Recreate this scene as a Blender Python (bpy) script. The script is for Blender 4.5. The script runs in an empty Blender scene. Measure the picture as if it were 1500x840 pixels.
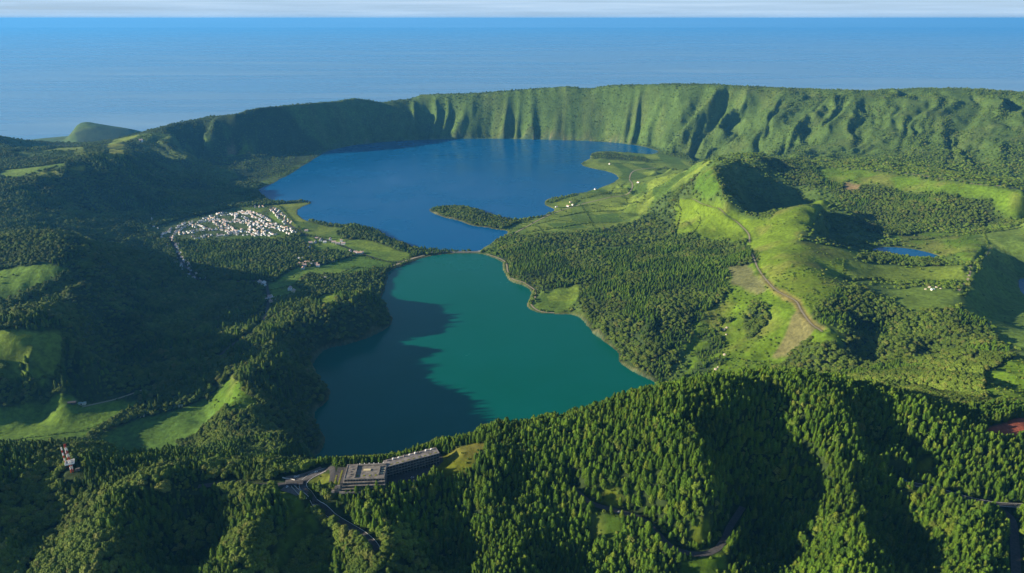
import bpy, bmesh, math, random
import numpy as np
from mathutils import Vector, Matrix

random.seed(7); RNG = np.random.default_rng(7)
sc = bpy.context.scene

# ------------------------------------------------------------------ camera
W0, H0, FPX = 1500.0, 840.0, 1000.0          # photograph frame, focal length in its pixels
CAM_Z, SEA_Z, PITCH = 800.0, -260.0, math.radians(21.45)
CP, SP = math.cos(PITCH), math.sin(PITCH)
cam_d = bpy.data.cameras.new('camera'); cam = bpy.data.objects.new('camera', cam_d)
sc.collection.objects.link(cam)
cam_d.sensor_width = 36.0; cam_d.lens = 36.0*FPX/W0
cam_d.clip_start = 5.0; cam_d.clip_end = 600000.0
cam.location = (0, 0, CAM_Z); cam.rotation_euler = (math.pi/2-PITCH, 0, 0)
sc.camera = cam

# ------------------------------------------------------------------ light
SUN_EL, SUN_AZ = math.radians(17.0), math.radians(9.0)    # light travels along +x turned SUN_AZ towards +y
L = Vector((math.cos(SUN_AZ)*math.cos(SUN_EL), math.sin(SUN_AZ)*math.cos(SUN_EL), -math.sin(SUN_EL)))
wd = bpy.data.worlds.new('World'); sc.world = wd; wd.use_nodes = True
wn, wl = wd.node_tree.nodes, wd.node_tree.links
bg = wn['Background']; sky = wn.new('ShaderNodeTexSky'); sky.sky_type = 'NISHITA'; sky.sun_disc = False
sky.sun_elevation = SUN_EL; sky.sun_rotation = math.atan2(-L.x, -L.y)
sky.altitude = 900; sky.air_density = 1.2; sky.dust_density = 0.2; sky.ozone_density = 3.0
bg.inputs['Strength'].default_value = 0.056
# thin cloud sheets over the whole sky, in long low streaks
tc = wn.new('ShaderNodeTexCoord'); mpw = wn.new('ShaderNodeMapping'); mpw.inputs['Scale'].default_value = (1.6, 1.6, 55.0)
wl.new(tc.outputs['Generated'], mpw.inputs['Vector'])
cn = wn.new('ShaderNodeTexNoise'); cn.inputs['Scale'].default_value = 2.6; cn.inputs['Detail'].default_value = 6; cn.inputs['Roughness'].default_value = 0.58; wl.new(mpw.outputs[0], cn.inputs['Vector'])
cr = wn.new('ShaderNodeValToRGB'); cr.color_ramp.elements[0].position = 0.30; cr.color_ramp.elements[0].color = (2.6, 4.2, 6.2, 1); cr.color_ramp.elements[1].position = 0.72; cr.color_ramp.elements[1].color = (4.6, 6.0, 7.5, 1)
wl.new(cn.outputs['Fac'], cr.inputs[0])
cm = wn.new('ShaderNodeMapRange'); cm.inputs[1].default_value = 0.25; cm.inputs[2].default_value = 0.55; cm.inputs[3].default_value = 0.78; cm.inputs[4].default_value = 0.96; wl.new(cn.outputs['Fac'], cm.inputs[0])
# the sheets thin out overhead, where one looks through them steeply
sz = wn.new('ShaderNodeSeparateXYZ'); wl.new(tc.outputs['Generated'], sz.inputs[0])
th = wn.new('ShaderNodeMapRange'); th.inputs[1].default_value = 0.02; th.inputs[2].default_value = 0.14; th.inputs[3].default_value = 1.0; th.inputs[4].default_value = 0.04; wl.new(sz.outputs['Z'], th.inputs[0])
ml = wn.new('ShaderNodeMath'); ml.operation = 'MULTIPLY'; wl.new(cm.outputs[0], ml.inputs[0]); wl.new(th.outputs[0], ml.inputs[1])
cx = wn.new('ShaderNodeMix'); cx.data_type = 'RGBA'; wl.new(ml.outputs[0], cx.inputs['Factor']); wl.new(sky.outputs['Color'], cx.inputs['A']); wl.new(cr.outputs['Color'], cx.inputs['B'])
wl.new(cx.outputs['Result'], bg.inputs['Color'])
sd = bpy.data.lights.new('sun', 'SUN'); sd.energy = 5.0; sd.angle = math.radians(0.5); sd.color = (1.0, 0.86, 0.63)
sun = bpy.data.objects.new('sun', sd); sc.collection.objects.link(sun)
sun.rotation_euler = L.to_track_quat('-Z', 'Y').to_euler()
vs = sc.view_settings; vs.view_transform = 'Standard'; vs.look = 'None'; vs.gamma = 1.0; vs.exposure = 1.22
vs.use_curve_mapping = False
sc.cycles.max_bounces = 4; sc.cycles.diffuse_bounces = 2; sc.cycles.glossy_bounces = 2
sc.cycles.transmission_bounces = 2; sc.cycles.volume_bounces = 0; sc.cycles.transparent_max_bounces = 4

# ------------------------------------------------------------------ helpers: pixels to places
def ray(px, py):
    u = (px-W0/2)/FPX; v = -(py-H0/2)/FPX
    return np.array([u, CP+v*SP, -SP+v*CP])
def at_z(px, py, z):
    r = ray(px, py); t = (z-CAM_Z)/r[2]; return np.array([r[0]*t, r[1]*t, z])
def at_d(px, py, d):
    r = ray(px, py); t = d/r[1]; return np.array([r[0]*t, d, CAM_Z+r[2]*t])
def project(x, y, z):
    dz = z-CAM_Z; dep = y*CP - dz*SP; up = y*SP + dz*CP
    return W0/2+FPX*x/dep, H0/2-FPX*up/dep, dep

# ------------------------------------------------------------------ helpers: noise
def _hash(ix, iy, seed):
    n = (ix.astype(np.int64)*374761393 + iy.astype(np.int64)*668265263 + seed*1442695041) & 0x7fffffff
    n = ((n ^ (n >> 13))*1274126177) & 0x7fffffff
    return ((n ^ (n >> 16)) & 0xffff)/65535.0
def vnoise(x, y, seed=0):
    ix = np.floor(x); iy = np.floor(y); fx = x-ix; fy = y-iy
    fx = fx*fx*fx*(fx*(fx*6-15)+10); fy = fy*fy*fy*(fy*(fy*6-15)+10)
    a = _hash(ix, iy, seed); b = _hash(ix+1, iy, seed); c = _hash(ix, iy+1, seed); d = _hash(ix+1, iy+1, seed)
    return (a*(1-fx)+b*fx)*(1-fy) + (c*(1-fx)+d*fx)*fy
def fbm(x, y, octv=4, seed=0):
    s = 0; a = 0.5; t = 0
    for o in range(octv):
        s = s + a*vnoise(x*2**o+17.3*o, y*2**o-9.1*o, seed+o); t += a; a *= 0.5
    return s/t

# ------------------------------------------------------------------ shorelines (pixels of points lying on the water, z = 0)
GREEN_L = [(640,373.5),(618,378),(600,386),(575,396),(566,410),(562,425),(557,440),(568,455),(576,468),(566,482),(535,496),(505,505),(478,512),(462,524),
           (456,538),(466,556),(482,572),(478,588),(462,604),(462,622),(474,642),(470,662)]
GREEN_S = [(-395,1085),(-300,1030),(-190,1000),(-60,1010),(60,1080),(170,1190),(270,1310)]      # hidden behind the near crest, in metres
GREEN_R = [(960,563),(935,548),(908,532),(903,515),(885,500),(868,488),(858,474),(845,463),(815,460),(790,458),(774,448),(780,428),(768,418),(748,412),
           (739,398),(735,384),(712,374),(690,371.5),(665,371.5)]
BLUE = [(700,368.5),(665,368.5),(630,366),(604,361),(580,352),(562,343),(540,334),(512,329),(488,330),(465,326),(445,322),(434,312),(440,304),(456,298),(450,295),(420,296),
        (398,294),(388,288),(380,278),(405,266),(430,252),(455,236),(480,222),(520,213),(570,208),(640,204.5),(720,203.5),(800,205),(880,208),(930,213),(962,221),
        (955,226),(915,223),(880,222),(866,225),(864,231),(852,240),(862,246),(890,252),(904,259),(900,266),(878,276),(850,283),(818,289),(800,294),(799,301),(812,308),
        (800,314),(778,319),(752,321),(728,318),(704,309),(672,303),(642,304),(628,308),(642,316),(668,323),(692,331),(722,335),(742,340),(730,350),(712,362)]
def smooth_closed(P, n=4):
    P = np.array(P, float); N = len(P); out = []
    for i in range(N):
        p0, p1, p2, p3 = P[i-1], P[i], P[(i+1) % N], P[(i+2) % N]
        for k in range(n):
            t = k/n
            out.append(0.5*((2*p1)+(-p0+p2)*t+(2*p0-5*p1+4*p2-p3)*t*t+(-p0+3*p1-3*p2+p3)*t**3))
    return np.array(out)
def jag(P, amp, seed):
    d = np.roll(P, -1, 0)-np.roll(P, 1, 0); n = np.stack([-d[:, 1], d[:, 0]], 1); n /= (np.linalg.norm(n, axis=1)[:, None]+1e-6)
    return P + n*((fbm(P[:, 0]/60, P[:, 1]/60, 3, seed)-0.5)*2*amp)[:, None]
green_poly = np.array([at_z(a, b, 0)[:2] for a, b in GREEN_L] + GREEN_S + [at_z(a, b, 0)[:2] for a, b in GREEN_R])
blue_poly = np.array([at_z(a, b, 0)[:2] for a, b in BLUE])
green_poly = jag(smooth_closed(green_poly, 5), 8, 3); blue_poly = jag(smooth_closed(blue_poly, 4), 12, 5)
POND = [(1278,366),(1290,363),(1315,363),(1340,366),(1362,371),(1378,377),(1365,378.5),(1340,376),(1310,372),(1288,370)]
POND_Z = 104.0
pond_poly = smooth_closed(np.array([at_z(a, b, POND_Z)[:2] for a, b in POND]), 4)
POND2 = [(1492,414),(1500,408),(1540,405),(1580,415),(1580,432),(1530,438),(1500,432)]; POND2_Z = 70.0
pond2_poly = smooth_closed(np.array([at_z(a, b, POND2_Z)[:2] for a, b in POND2]), 4)

# ------------------------------------------------------------------ ground: heights in metres above the lakes
# each line: points (px, py, z) ; ('d', px, py, dist) puts the point at a distance instead
LINES = [
 # far rim of the caldera, left to right
 [('d',-140,196,3700),('d',-60,198,3900),('d',0,199,4000),('d',30,207,4000),('d',60,218,3950)],
 [('d',60,220,4000),('d',120,213,4050),('d',170,205,4050),('d',205,196,4080),('d',250,182,4200),('d',300,172,4350),('d',345,167,4300),('d',380,158,4400),('d',430,154,4560),('d',490,149,4800),
  ('d',520,144,4920),('d',560,150,5040),('d',605,145,5140),('d',616,139,5140),('d',700,137,5080),('d',760,132,5050),('d',830,127,4980),('d',860,131,4960),('d',890,126,4920),
  ('d',985,123,4780),('d',1060,124,4680),('d',1100,127,4620),('d',1180,130,4520),('d',1260,133,4420),('d',1350,129,4330),('d',1420,130,4260),('d',1500,136,4180),('d',1620,132,4080)],
 # foot of the far wall on the left, lower shelves
 [(300,222,70),(350,228,40),(400,226,26),(440,220,16)], [(368,214,64),(345,222,55)], [(250,225,110),(290,245,70),(330,262,25),(370,270,8)],
 # foot of the east wall
 [(972,226,4),(1010,236,8),(1060,232,30),('d',1130,228,3650)], [('d',1180,226,3500),('d',1260,233,3250),('d',1350,243,3100),('d',1500,262,2900)],
 # road ridge below the east wall and its foot
 [(1190,243,185),(1250,246,205),(1300,251,222),(1350,257,230),(1400,264,238),(1450,271,244),(1500,279,250),(1600,296,255)],
 [(1215,300,115),(1250,318,108),(1300,336,106),(1350,348,106),(1400,338,118),(1460,330,130),(1540,330,140)],
 # west rim plateau with pastures
 [(-150,262,185),(0,264,186),(60,260,192),(124,247,194),(180,234,196),(190,222,186)], [(-100,240,176),(0,244,174),(60,242,170),(110,232,168),(150,216,172)], [(-60,225,190),(20,228,182),(90,222,172)],
 [(200,250,130),(235,268,74),(265,285,38),(300,300,12)], [(-100,310,170),(0,312,145),(70,308,120),(120,304,85),(180,304,42),(225,318,16)],
 # near-left benches
 [(-150,345,225),(-20,350,210),(50,342,208),(100,342,208),(132,358,206),(142,384,204)], [(40,412,188),(90,400,196),(124,402,204),(60,434,202),(0,470,204),(-100,480,200)],
 [(-20,405,190),(-120,420,198)], [(186,392,80),(184,430,80),(124,446,120),(60,482,130),(10,500,140)],
 [(150,440,130),(108,450,186),(110,480,196),(114,520,184),(96,552,156),(40,562,152),(0,566,152),(-100,560,156)], [(40,520,200),(80,500,200),(10,515,202),(-60,520,202)],
 [(150,480,90),(150,540,92),(120,575,100),(30,590,108),(-60,590,112)],
 # valley floor on the left
 [(0,620,97),(60,600,96),(120,590,95),(180,590,90),(200,600,86)], [(0,645,97),(80,640,95),(150,625,88)], [(200,650,76),(260,630,76),(300,612,80),(290,660,80),(170,668,78)],
 [(-120,640,100),(-120,668,130)],
 [(170,330,50),(220,350,28),(220,400,48),(210,450,66),(240,500,78),(230,540,86)], [(300,480,70),(330,530,82),(300,560,86)], [(260,330,12),(262,380,26),(300,415,34),(330,410,34),(390,415,36),(395,445,42),(385,475,52)],
 [(300,310,8),(340,325,6),(400,320,4),(430,335,4)], [(330,380,30),(420,380,24),(380,400,34)], [(480,345,5),(500,365,8),(460,385,16),(500,400,14),(560,382,4),(600,376,3)], [(430,420,38),(470,440,40),(440,400,26)],
 [(520,335,12),(545,345,12)],
 # wooded bank west of the green lake
 [(350,530,100),(400,505,98),(440,480,92),(480,458,84),(520,438,70),(548,430,48)], [(340,590,130),(345,560,140),(380,545,125),(420,540,105)], [(330,600,98),(300,590,84)], [(420,600,95),(430,640,110),(410,670,120)], [(540,460,58),(505,478,62)],
 [(350,640,105),(320,660,110),(380,680,130)],
 # spit between the lakes and the peninsula
 [(640,310,9),(670,314,13),(700,321,13),(730,328,5),(770,330,4)], [(770,345,5),(720,362,10)],
 # plain east of the blue lake
 [(880,245,3),(930,250,4),(960,262,8)], [(910,230,3),(950,234,4)], [(830,300,4),(880,295,8),(930,290,16)], [(780,330,4),(840,325,10)], [(960,248,12),('d',985,246,3480),(1000,254,20)],
 # the forested peninsula on the right
 [(760,362,25),(800,368,36),(860,372,48),(920,378,62),(980,376,76),(1040,372,92),(1080,372,104)], [(760,400,28),(790,415,24),(830,425,18)], [(820,445,3),(840,440,5)], [(880,420,50),(930,430,70)], [(900,340,26),(960,335,46)], [(950,470,78),(900,480,38)],
 # north cone with its crater
 [(1046,243,255),(1052,262,245),(1062,285,222),(1080,304,182),(1105,320,132),(1130,325,110),(1160,318,106),(1190,301,142),(1206,292,188)],
 [(1046,243,255),(1062,236,252),(1095,234,236),(1130,236,214),(1170,240,196),(1192,246,188)],
 [('w',950,2520,48),('w',1040,2480,52),('w',1080,2580,44),('w',990,2640,42),('w',940,2590,42)],
 [(1000,275,140),(1014,262,160)], [(960,300,45),(985,320,60),(1000,345,84)], [(1030,300,150),(1060,330,122),(1100,350,126)],
 # second crater
 [(1206,292,188),(1210,300,192),(1192,322,194),(1174,343,188),(1167,355,180),(1200,361,168),(1240,365,150),(1270,368,126)], [(1206,292,188),(1240,310,150),(1275,330,124),(1302,345,114)],
 [(1220,350,96),(1240,346,98),(1255,356,98),(1230,357,98),(1275,352,104)],
 # meadow spur in front of the second crater, track, forest edge
 [(1105,380,138),(1112,395,140),(1135,425,140),(1165,440,140),(1178,460,145),(1205,482,150)], [(1140,372,172),(1160,385,176),(1185,400,170),(1210,405,164),(1240,395,152)], [(1235,382,154),(1290,388,134),(1380,384,126),(1408,392,135)],
 [(1240,410,134),(1300,414,126),(1370,412,128),(1410,415,140)], [(1390,350,125),(1430,340,128),(1440,362,150),(1424,392,168),(1420,412,166),(1408,430,160),(1390,450,150)],
 [(1450,390,110),(1460,440,96),(1450,470,104)], [(1500,395,78),(1498,445,78)], [(1500,360,140),(1560,370,150)],
 [(1250,425,150),(1300,432,142),(1350,440,146),(1400,452,150),(1450,478,142)], [(1480,500,128),(1500,520,140),(1540,500,150)], [(1230,450,150),(1232,500,150),(1250,550,120)],
 [(1300,500,130),(1310,545,138)], [(1275,490,112),(1280,540,96)], [(1350,490,122),(1360,540,124)], [(1400,500,160),(1430,550,215)], [(1500,565,240),(1450,580,258)],
 # slope between the track and the green lake
 [(1050,430,98),(1060,480,70),(1060,520,50)], [(1150,500,100),(1150,530,72)], [(1000,500,44),(1000,530,24)],
 # near crest
 [(-150,664,300),(0,666,294),(60,672,292),(100,684,292),(200,697,282),(300,712,278),(380,716,280),(440,712,283),(500,706,286),(560,702,288),(640,690,290),(680,668,296),(720,640,302),(760,628,308),
  (860,615,324),(960,600,342),(1010,588,353),(1050,583,353),(1100,583,349),(1200,585,342),(1260,592,332)],
 [(1010,588,353),(1020,640,336),(1030,700,312),(1038,760,278),(1040,790,256)], [(1110,615,320),(1105,700,256),(1095,770,232)], [(1200,585,342),(1205,640,320),(1200,690,290)],
 [(1275,600,316),(1280,660,284),(1280,735,256)], [(1340,605,322),(1330,650,312),(1325,690,288)],
 [(700,700,284),(800,712,276),(880,748,264),(940,768,256),(1000,812,247),(1050,800,244),(1080,775,240)], [(760,660,300),(860,690,292),(940,720,286),(990,760,272)],
 [(1440,630,292),(1500,620,294),(1520,640,294),(1450,640,292)], [(1380,640,302),(1400,700,274),(1480,740,262)], [(1330,705,254),(1280,745,250)], [(1380,592,300),(1440,600,288)],
 [(1250,715,278),(1250,775,276),(1255,838,274)], [(1315,780,230),(1325,840,212)], [(1180,745,234),(1150,840,206)], [(1400,775,262),(1420,838,262)], [(1500,780,252),(1500,840,244)],
 # near slopes at the lower left
 [(235,712,292),(190,765,286),(140,835,282)], [(70,712,268),(60,800,236)], [(0,730,285),(-10,800,278)], [(300,750,248),(285,840,214)], [(230,800,252)], [(390,735,284),(375,785,280),(345,840,276)], [(470,770,250),(440,840,222)],
 [(540,730,280),(555,780,276),(560,840,270)], [(650,735,262),(660,840,212)], [(760,755,266),(725,840,258)], [(860,790,244),(850,840,226)], [(960,830,240),(1020,840,238)],
 [(-100,760,280),(-100,860,270)], [(0,930,225),(400,930,222),(800,930,220),(1200,930,215),(1600,930,225)], [(1600,700,262),(1600,840,255)], [(1620,430,150),(1640,500,170),(1640,600,280)],
 # outer slopes to the coast
 [(28,207,-235),(70,202,-225),(110,199,-205),(150,197,-200),(200,193,-190)],
]
CPTS = []
def addpt(p): CPTS.append(p)
for ln in LINES:
    w = [at_d(*q[1:]) if q[0] == 'd' else (np.array(q[1:], float) if q[0] == 'w' else at_z(*q)) for q in ln]
    for a, b in zip(w[:-1], w[1:]):
        n = max(1, int(np.linalg.norm((b-a)[:2])/70))
        for k in range(n): addpt(a+(b-a)*k/n)
    addpt(w[-1])
def resample0(P, step):
    d = np.r_[0, np.cumsum(np.linalg.norm(np.diff(P[:, :2], axis=0), axis=1))]; t = np.arange(0, d[-1], step); return np.stack([np.interp(t, d, P[:, k]) for k in range(3)], 1)
def bowl(pp, ctr, n=3):
    w = np.array([at_z(*q) for q in pp])
    for a, b in zip(w[:-1], w[1:]):
        for k in range(n):
            p = a+(b-a)*k/n; d = np.array(ctr)-p[:2]; d /= np.linalg.norm(d); q = p[:2]+d*22; addpt(np.array([q[0], q[1], p[2]-20])); q = p[:2]+d*62; addpt(np.array([q[0], q[1], p[2]-62])); q = p[:2]+d*105; addpt(np.array([q[0], q[1], max(p[2]-105, 60)]))
bowl([(1062,236,252),(1046,243,255),(1052,262,245),(1062,285,222)], (1000,2560))
bowl([(1206,292,188),(1210,300,192),(1192,322,194),(1174,343,188)], (1070,2190), 2)
rim = [at_d(*q[1:]) for q in LINES[1]]
rim = list(resample0(np.array(rim), 90))
for w in rim:
    if w[0] > -2100:
        o = np.array([w[0]*0.25, 1.0]); o[0] = w[0]/4500; o /= np.linalg.norm(o)
        for dd, zz in ((45, w[2]-8), (140, w[2]-34), (350, w[2]-90), (900, -60), (1500, -230), (2200, -300)): addpt(np.array([w[0]+o[0]*dd, w[1]+o[1]*dd, zz]))
for px, py, d in ((112,184,6150),(119,180,6150),(127,178.5,6160),(140,181,6150),(155,184,6150),(172,187,6150),(190,189.5,6150)): addpt(at_d(px, py, d))
c0 = at_d(138, 178, 6150)
for k in range(10):
    a = k/10*6.283; addpt(np.array([c0[0]+330*math.cos(a)*(1.7 if math.cos(a) > 0 else .75), c0[1]+330*math.sin(a), -205]))
for x, y, z in ((-5400,6000,-300),(-5000,7400,-300),(-3600,7000,-300),(-4600,6600,-300),(-2500,6600,-300),(-5000,4200,-100),(-4300,3000,100),(-3000,2000,150),(-2000,1300,150),(5000,3000,300),(5200,5200,-100),(4000,6500,-300),(5200,7400,-300),(0,7600,-320),(-600,380,215),(600,380,205),(0,330,205),(2000,1000,230)):
    addpt(np.array([x, y, z], float))
for poly in (green_poly, blue_poly):
    for p in poly[::2]: addpt(np.array([p[0], p[1], 1.0]))
for p in pond_poly[::3]: addpt(np.array([p[0], p[1], POND_Z+0.5]))
for p in pond2_poly[::3]: addpt(np.array([p[0], p[1], POND2_Z+0.5]))
CPTS = np.array(CPTS)
def rbf_fit(P):
    X = P[:, :2]/1000; n = len(X)
    K = np.sqrt(((X[:, None]-X[None])**2).sum(-1)+0.008**2)
    A = np.zeros((n+1, n+1)); A[:n, :n] = K - 0.004*np.eye(n); A[:n, n] = 1; A[n, :n] = 1
    s = np.linalg.solve(A, np.append(P[:, 2], 0)); return X, s
RX, RS = rbf_fit(CPTS)
CG = 13.0; GX0, GX1, GY0, GY1 = -7600., 7600., 300., 8500.
gx = np.arange(GX0, GX1+1, CG); gy = np.arange(GY0, GY1+1, CG)
GXX, GYY = np.meshgrid(gx/1000, gy/1000)
hb = np.full(GXX.shape, RS[-1], np.float32)
GXX = GXX.astype(np.float32); GYY = GYY.astype(np.float32)
for i in range(len(RX)):
    hb += np.float32(RS[i])*np.sqrt((GXX-np.float32(RX[i, 0]))**2+(GYY-np.float32(RX[i, 1]))**2+np.float32(6.4e-5))
hb = hb.astype(np.float64)
def gsample(G, x, y):
    fx = np.clip((x-GX0)/CG, 0, G.shape[1]-1.001); fy = np.clip((y-GY0)/CG, 0, G.shape[0]-1.001)
    ix = fx.astype(int); iy = fy.astype(int); fx = fx-ix; fy = fy-iy
    return (G[iy, ix]*(1-fx)+G[iy, ix+1]*fx)*(1-fy)+(G[iy+1, ix]*(1-fx)+G[iy+1, ix+1]*fx)*fy
# gullies: noise smeared along the fall line of the smooth ground
hs = hb.copy()
for _ in range(10): hs = (hs+np.roll(hs, 1, 0)+np.roll(hs, -1, 0)+np.roll(hs, 1, 1)+np.roll(hs, -1, 1))/5
gyv, gxv = np.gradient(hs, CG); slope = np.hypot(gxv, gyv)
ux, uy = gxv/(slope+1e-4), gyv/(slope+1e-4)
PXX, PYY = GXX.astype(np.float64)*1000, GYY.astype(np.float64)*1000
def gully(lam, seed, n, step):
    acc = 0; wx = fbm(PXX/lam/1.7, PYY/lam/1.7, 2, seed+40); wy = fbm(PXX/lam/1.7, PYY/lam/1.7, 2, seed+50)
    for sg in (1, -1):
        x, y = PXX.copy(), PYY.copy()
        for k in range(n):
            acc = acc+vnoise(x/lam+1.2*wx, y/lam+1.2*wy, seed)
            dx, dy = gsample(ux, x, y), gsample(uy, x, y); x = x+sg*dx*step; y = y+sg*dy*step
    return acc/(2*n)
def nrm(a): a = a-a.mean(); return a/(a.std()+1e-6)
gl = nrm(gully(165, 11, 8, 24)); gl2 = nrm(gully(72, 12, 11, 16)); gl3 = nrm(gully(36, 13, 9, 11))
gmask = np.clip((slope-0.12)/0.32, 0, 1); gmask = np.where((PXX > 300) & (PYY > 2900), np.clip((slope-0.05)/0.16, 0, 1), gmask)
near_m = np.clip((1100-PYY)/300, 0, 1)
gdisp = gmask*(27*(0.8-np.abs(gl))*np.clip((PYY-1500)/1800, 0.25, 1) + 23*(0.8-np.abs(gl2)) + 8*(0.8-np.abs(gl3)))
rimw = np.array([at_d(*q[1:])[:2] for q in LINES[1]]); dr = np.full(PXX.shape, 1e9); SR = np.zeros(PXX.shape); side = np.zeros(PXX.shape); acc_ = 0.0
for a, b in zip(rimw[:-1], rimw[1:]):
    e = b-a; ln = math.hypot(*e); t = ((PXX-a[0])*e[0]+(PYY-a[1])*e[1])/(ln*ln); tc_ = np.clip(t, 0, 1); q = np.hypot(PXX-a[0]-tc_*e[0], PYY-a[1]-tc_*e[1]); w = q < dr
    dr = np.where(w, q, dr); SR = np.where(w, acc_+tc_*ln, SR); side = np.where(w, (PYY-a[1])*e[0]-(PXX-a[0])*e[1], side); acc_ += ln
inner = side < 0; east = np.clip((PXX-200)/900, 0, 1)
def ridged(u, v, seed): return 1-np.abs(2*vnoise(u, v, seed)-1)*1.6
dd = np.where(inner, dr, 0); sh = SR+0.35*dd*east+210*(fbm(PXX/230, PYY/230, 4, 78)-.5)
prof = np.clip((dd-8)/110, 0, 1)*np.clip((1500-dd)/500, 0, 1)
amp = prof*np.clip((slope-0.04+.03*east)/(0.22-.13*east), 0, 1)
steep = np.clip((slope-.25)/.35, 0, 1)
fine = ridged(sh/215, dd/800+3, 21)*(13+20*steep) + ridged(sh/94, dd/420+7, 22)*(14+16*steep) + ridged(sh/43, dd/240, 23)*(8+9*steep)
far = (PYY > 2950) & (dr < 1500) & inner & ((PXX > 250) | (dr < 900))
behind = (~inner) & (PYY > 2950)
gdisp = np.where(far, amp*1.95*(fine-(24+36*steep)), np.where(behind, 0, gdisp*np.where(PYY < 2600, .6, 1)))
gdisp = gdisp*np.where((PXX > 650) & (PYY > 1500) & (PYY < 2850), .4, 1.0)
gdisp = gdisp*(1-0.5*near_m)*np.where((PXX < -100) & (PYY < 2700), .35, 1.0)

def inpoly(x, y, P):
    r = np.zeros(x.shape, bool); n = len(P)
    for i in range(n):
        x0, y0 = P[i-1]; x1, y1 = P[i]
        if y0 == y1: continue
        c = ((y0 > y) != (y1 > y)) & (x < (x1-x0)*(y-y0)/(y1-y0)+x0); r ^= c
    return r
def polydist(x, y, P):
    d = np.full(x.shape, 1e9); n = len(P)
    for i in range(n):
        ax, ay = P[i-1]; bx, by = P[i]; dx, dy = bx-ax, by-ay; q = dx*dx+dy*dy+1e-9
        t = np.clip(((x-ax)*dx+(y-ay)*dy)/q, 0, 1); d = np.minimum(d, (x-ax-t*dx)**2+(y-ay-t*dy)**2)
    return np.sqrt(d)
NR, NC = 880, 860; YN, YF = 335.0, 8200.0
def half_w(y): return 0.86*y+330
rv = np.linspace(0, 1, NR); rows = YN*(YF/YN)**rv
MU, MY = np.meshgrid(np.linspace(-1, 1, NC), rows); MX = MU*half_w(MY)
MH = gsample(hb, MX, MY) + gsample(gdisp, MX, MY)
MH += (fbm(MX/55, MY/55, 4, 31)-0.5)*6*np.clip(gsample(slope, MX, MY)*3, 0.15, 1)
SDIST = np.full(MX.shape, 1e6)
for poly, zl in ((green_poly, 0.), (blue_poly, 0.), (pond_poly, POND_Z), (pond2_poly, POND2_Z)):
    x0, y0 = poly.min(0)-160; x1, y1 = poly.max(0)+160
    m = (MX > x0) & (MX < x1) & (MY > y0) & (MY < y1)
    xs, ys = MX[m], MY[m]; d = polydist(xs, ys, poly); ins = inpoly(xs, ys, poly); hh = MH[m]
    if zl > 0: k = np.clip(d/60, 0, 1); hh = np.where(ins, hh, hh*k+(1-k)*np.maximum(zl+0.5, np.minimum(hh, zl+0.6+d*.25)))
    wet = SDIST[m] < 0
    hh = np.where(ins, zl-0.3-np.minimum(d*0.35, 14), np.where(wet, hh, np.maximum(hh, zl+0.25+np.minimum(d*0.06, 1.5))))
    MH[m] = hh; SDIST[m] = np.where(wet, SDIST[m], np.minimum(SDIST[m], np.where(ins, -d, d)))
def hsample(x, y, A=None):
    A = MH if A is None else A
    x = np.asarray(x, float); y = np.asarray(y, float)
    fy = np.clip(np.log(np.maximum(y, 1)/YN)/math.log(YF/YN)*(NR-1), 0, NR-1.001); fx = np.clip((x/half_w(y)+1)/2*(NC-1), 0, NC-1.001)
    ix = fx.astype(int); iy = fy.astype(int); fx = fx-ix; fy = fy-iy
    return (A[iy, ix]*(1-fx)+A[iy, ix+1]*fx)*(1-fy)+(A[iy+1, ix]*(1-fx)+A[iy+1, ix+1]*fx)*fy
_ts = 400*(6500/400)**np.linspace(0, 1, 1500)
def hit(px, py):
    r = ray(px, py); X, Y, Z = r[0]*_ts/r[1], _ts, CAM_Z+r[2]*_ts/r[1]
    g = Z-hsample(X, Y); i = np.argmax(g <= 0)
    if g[i] > 0: i = len(_ts)-1
    if i > 0:
        t = _ts[i-1]+(_ts[i]-_ts[i-1])*g[i-1]/(g[i-1]-g[i]+1e-9)
    else: t = _ts[0]
    x, y = r[0]*t/r[1], t
    return np.array([x, y, float(hsample(x, y))])

# ------------------------------------------------------------------ materials
MATS = {}
def mat(name, col, rough=0.8, spec=0.2, metal=0.0):
    if name in MATS: return MATS[name]
    m = bpy.data.materials.new(name); m.use_nodes = True; b = m.node_tree.nodes['Principled BSDF']
    b.inputs['Base Color'].default_value = (*col, 1); b.inputs['Roughness'].default_value = rough
    b.inputs['Specular IOR Level'].default_value = spec; b.inputs['Metallic'].default_value = metal
    MATS[name] = m; return m
def link(o, parent=None):
    sc.collection.objects.link(o)
    if parent is not None: o.parent = parent
    return o
def mesh_obj(name, V, F, m, parent=None, smooth=False, mats=None, midx=None):
    me = bpy.data.meshes.new(name); me.from_pydata([tuple(map(float, v)) for v in V], [], [tuple(map(int, f)) for f in F])
    for q in (mats or [m]): me.materials.append(q)
    if midx is not None: me.polygons.foreach_set('material_index', np.array(midx, np.int32))
    if smooth: me.polygons.foreach_set('use_smooth', np.ones(len(me.polygons), bool))
    me.update(); o = bpy.data.objects.new(name, me); return link(o, parent)
def tag(o, label=None, cat=None, group=None, kind=None):
    if label: o['label'] = label
    if cat: o['category'] = cat
    if group: o['group'] = group
    if kind: o['kind'] = kind
    return o

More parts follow.
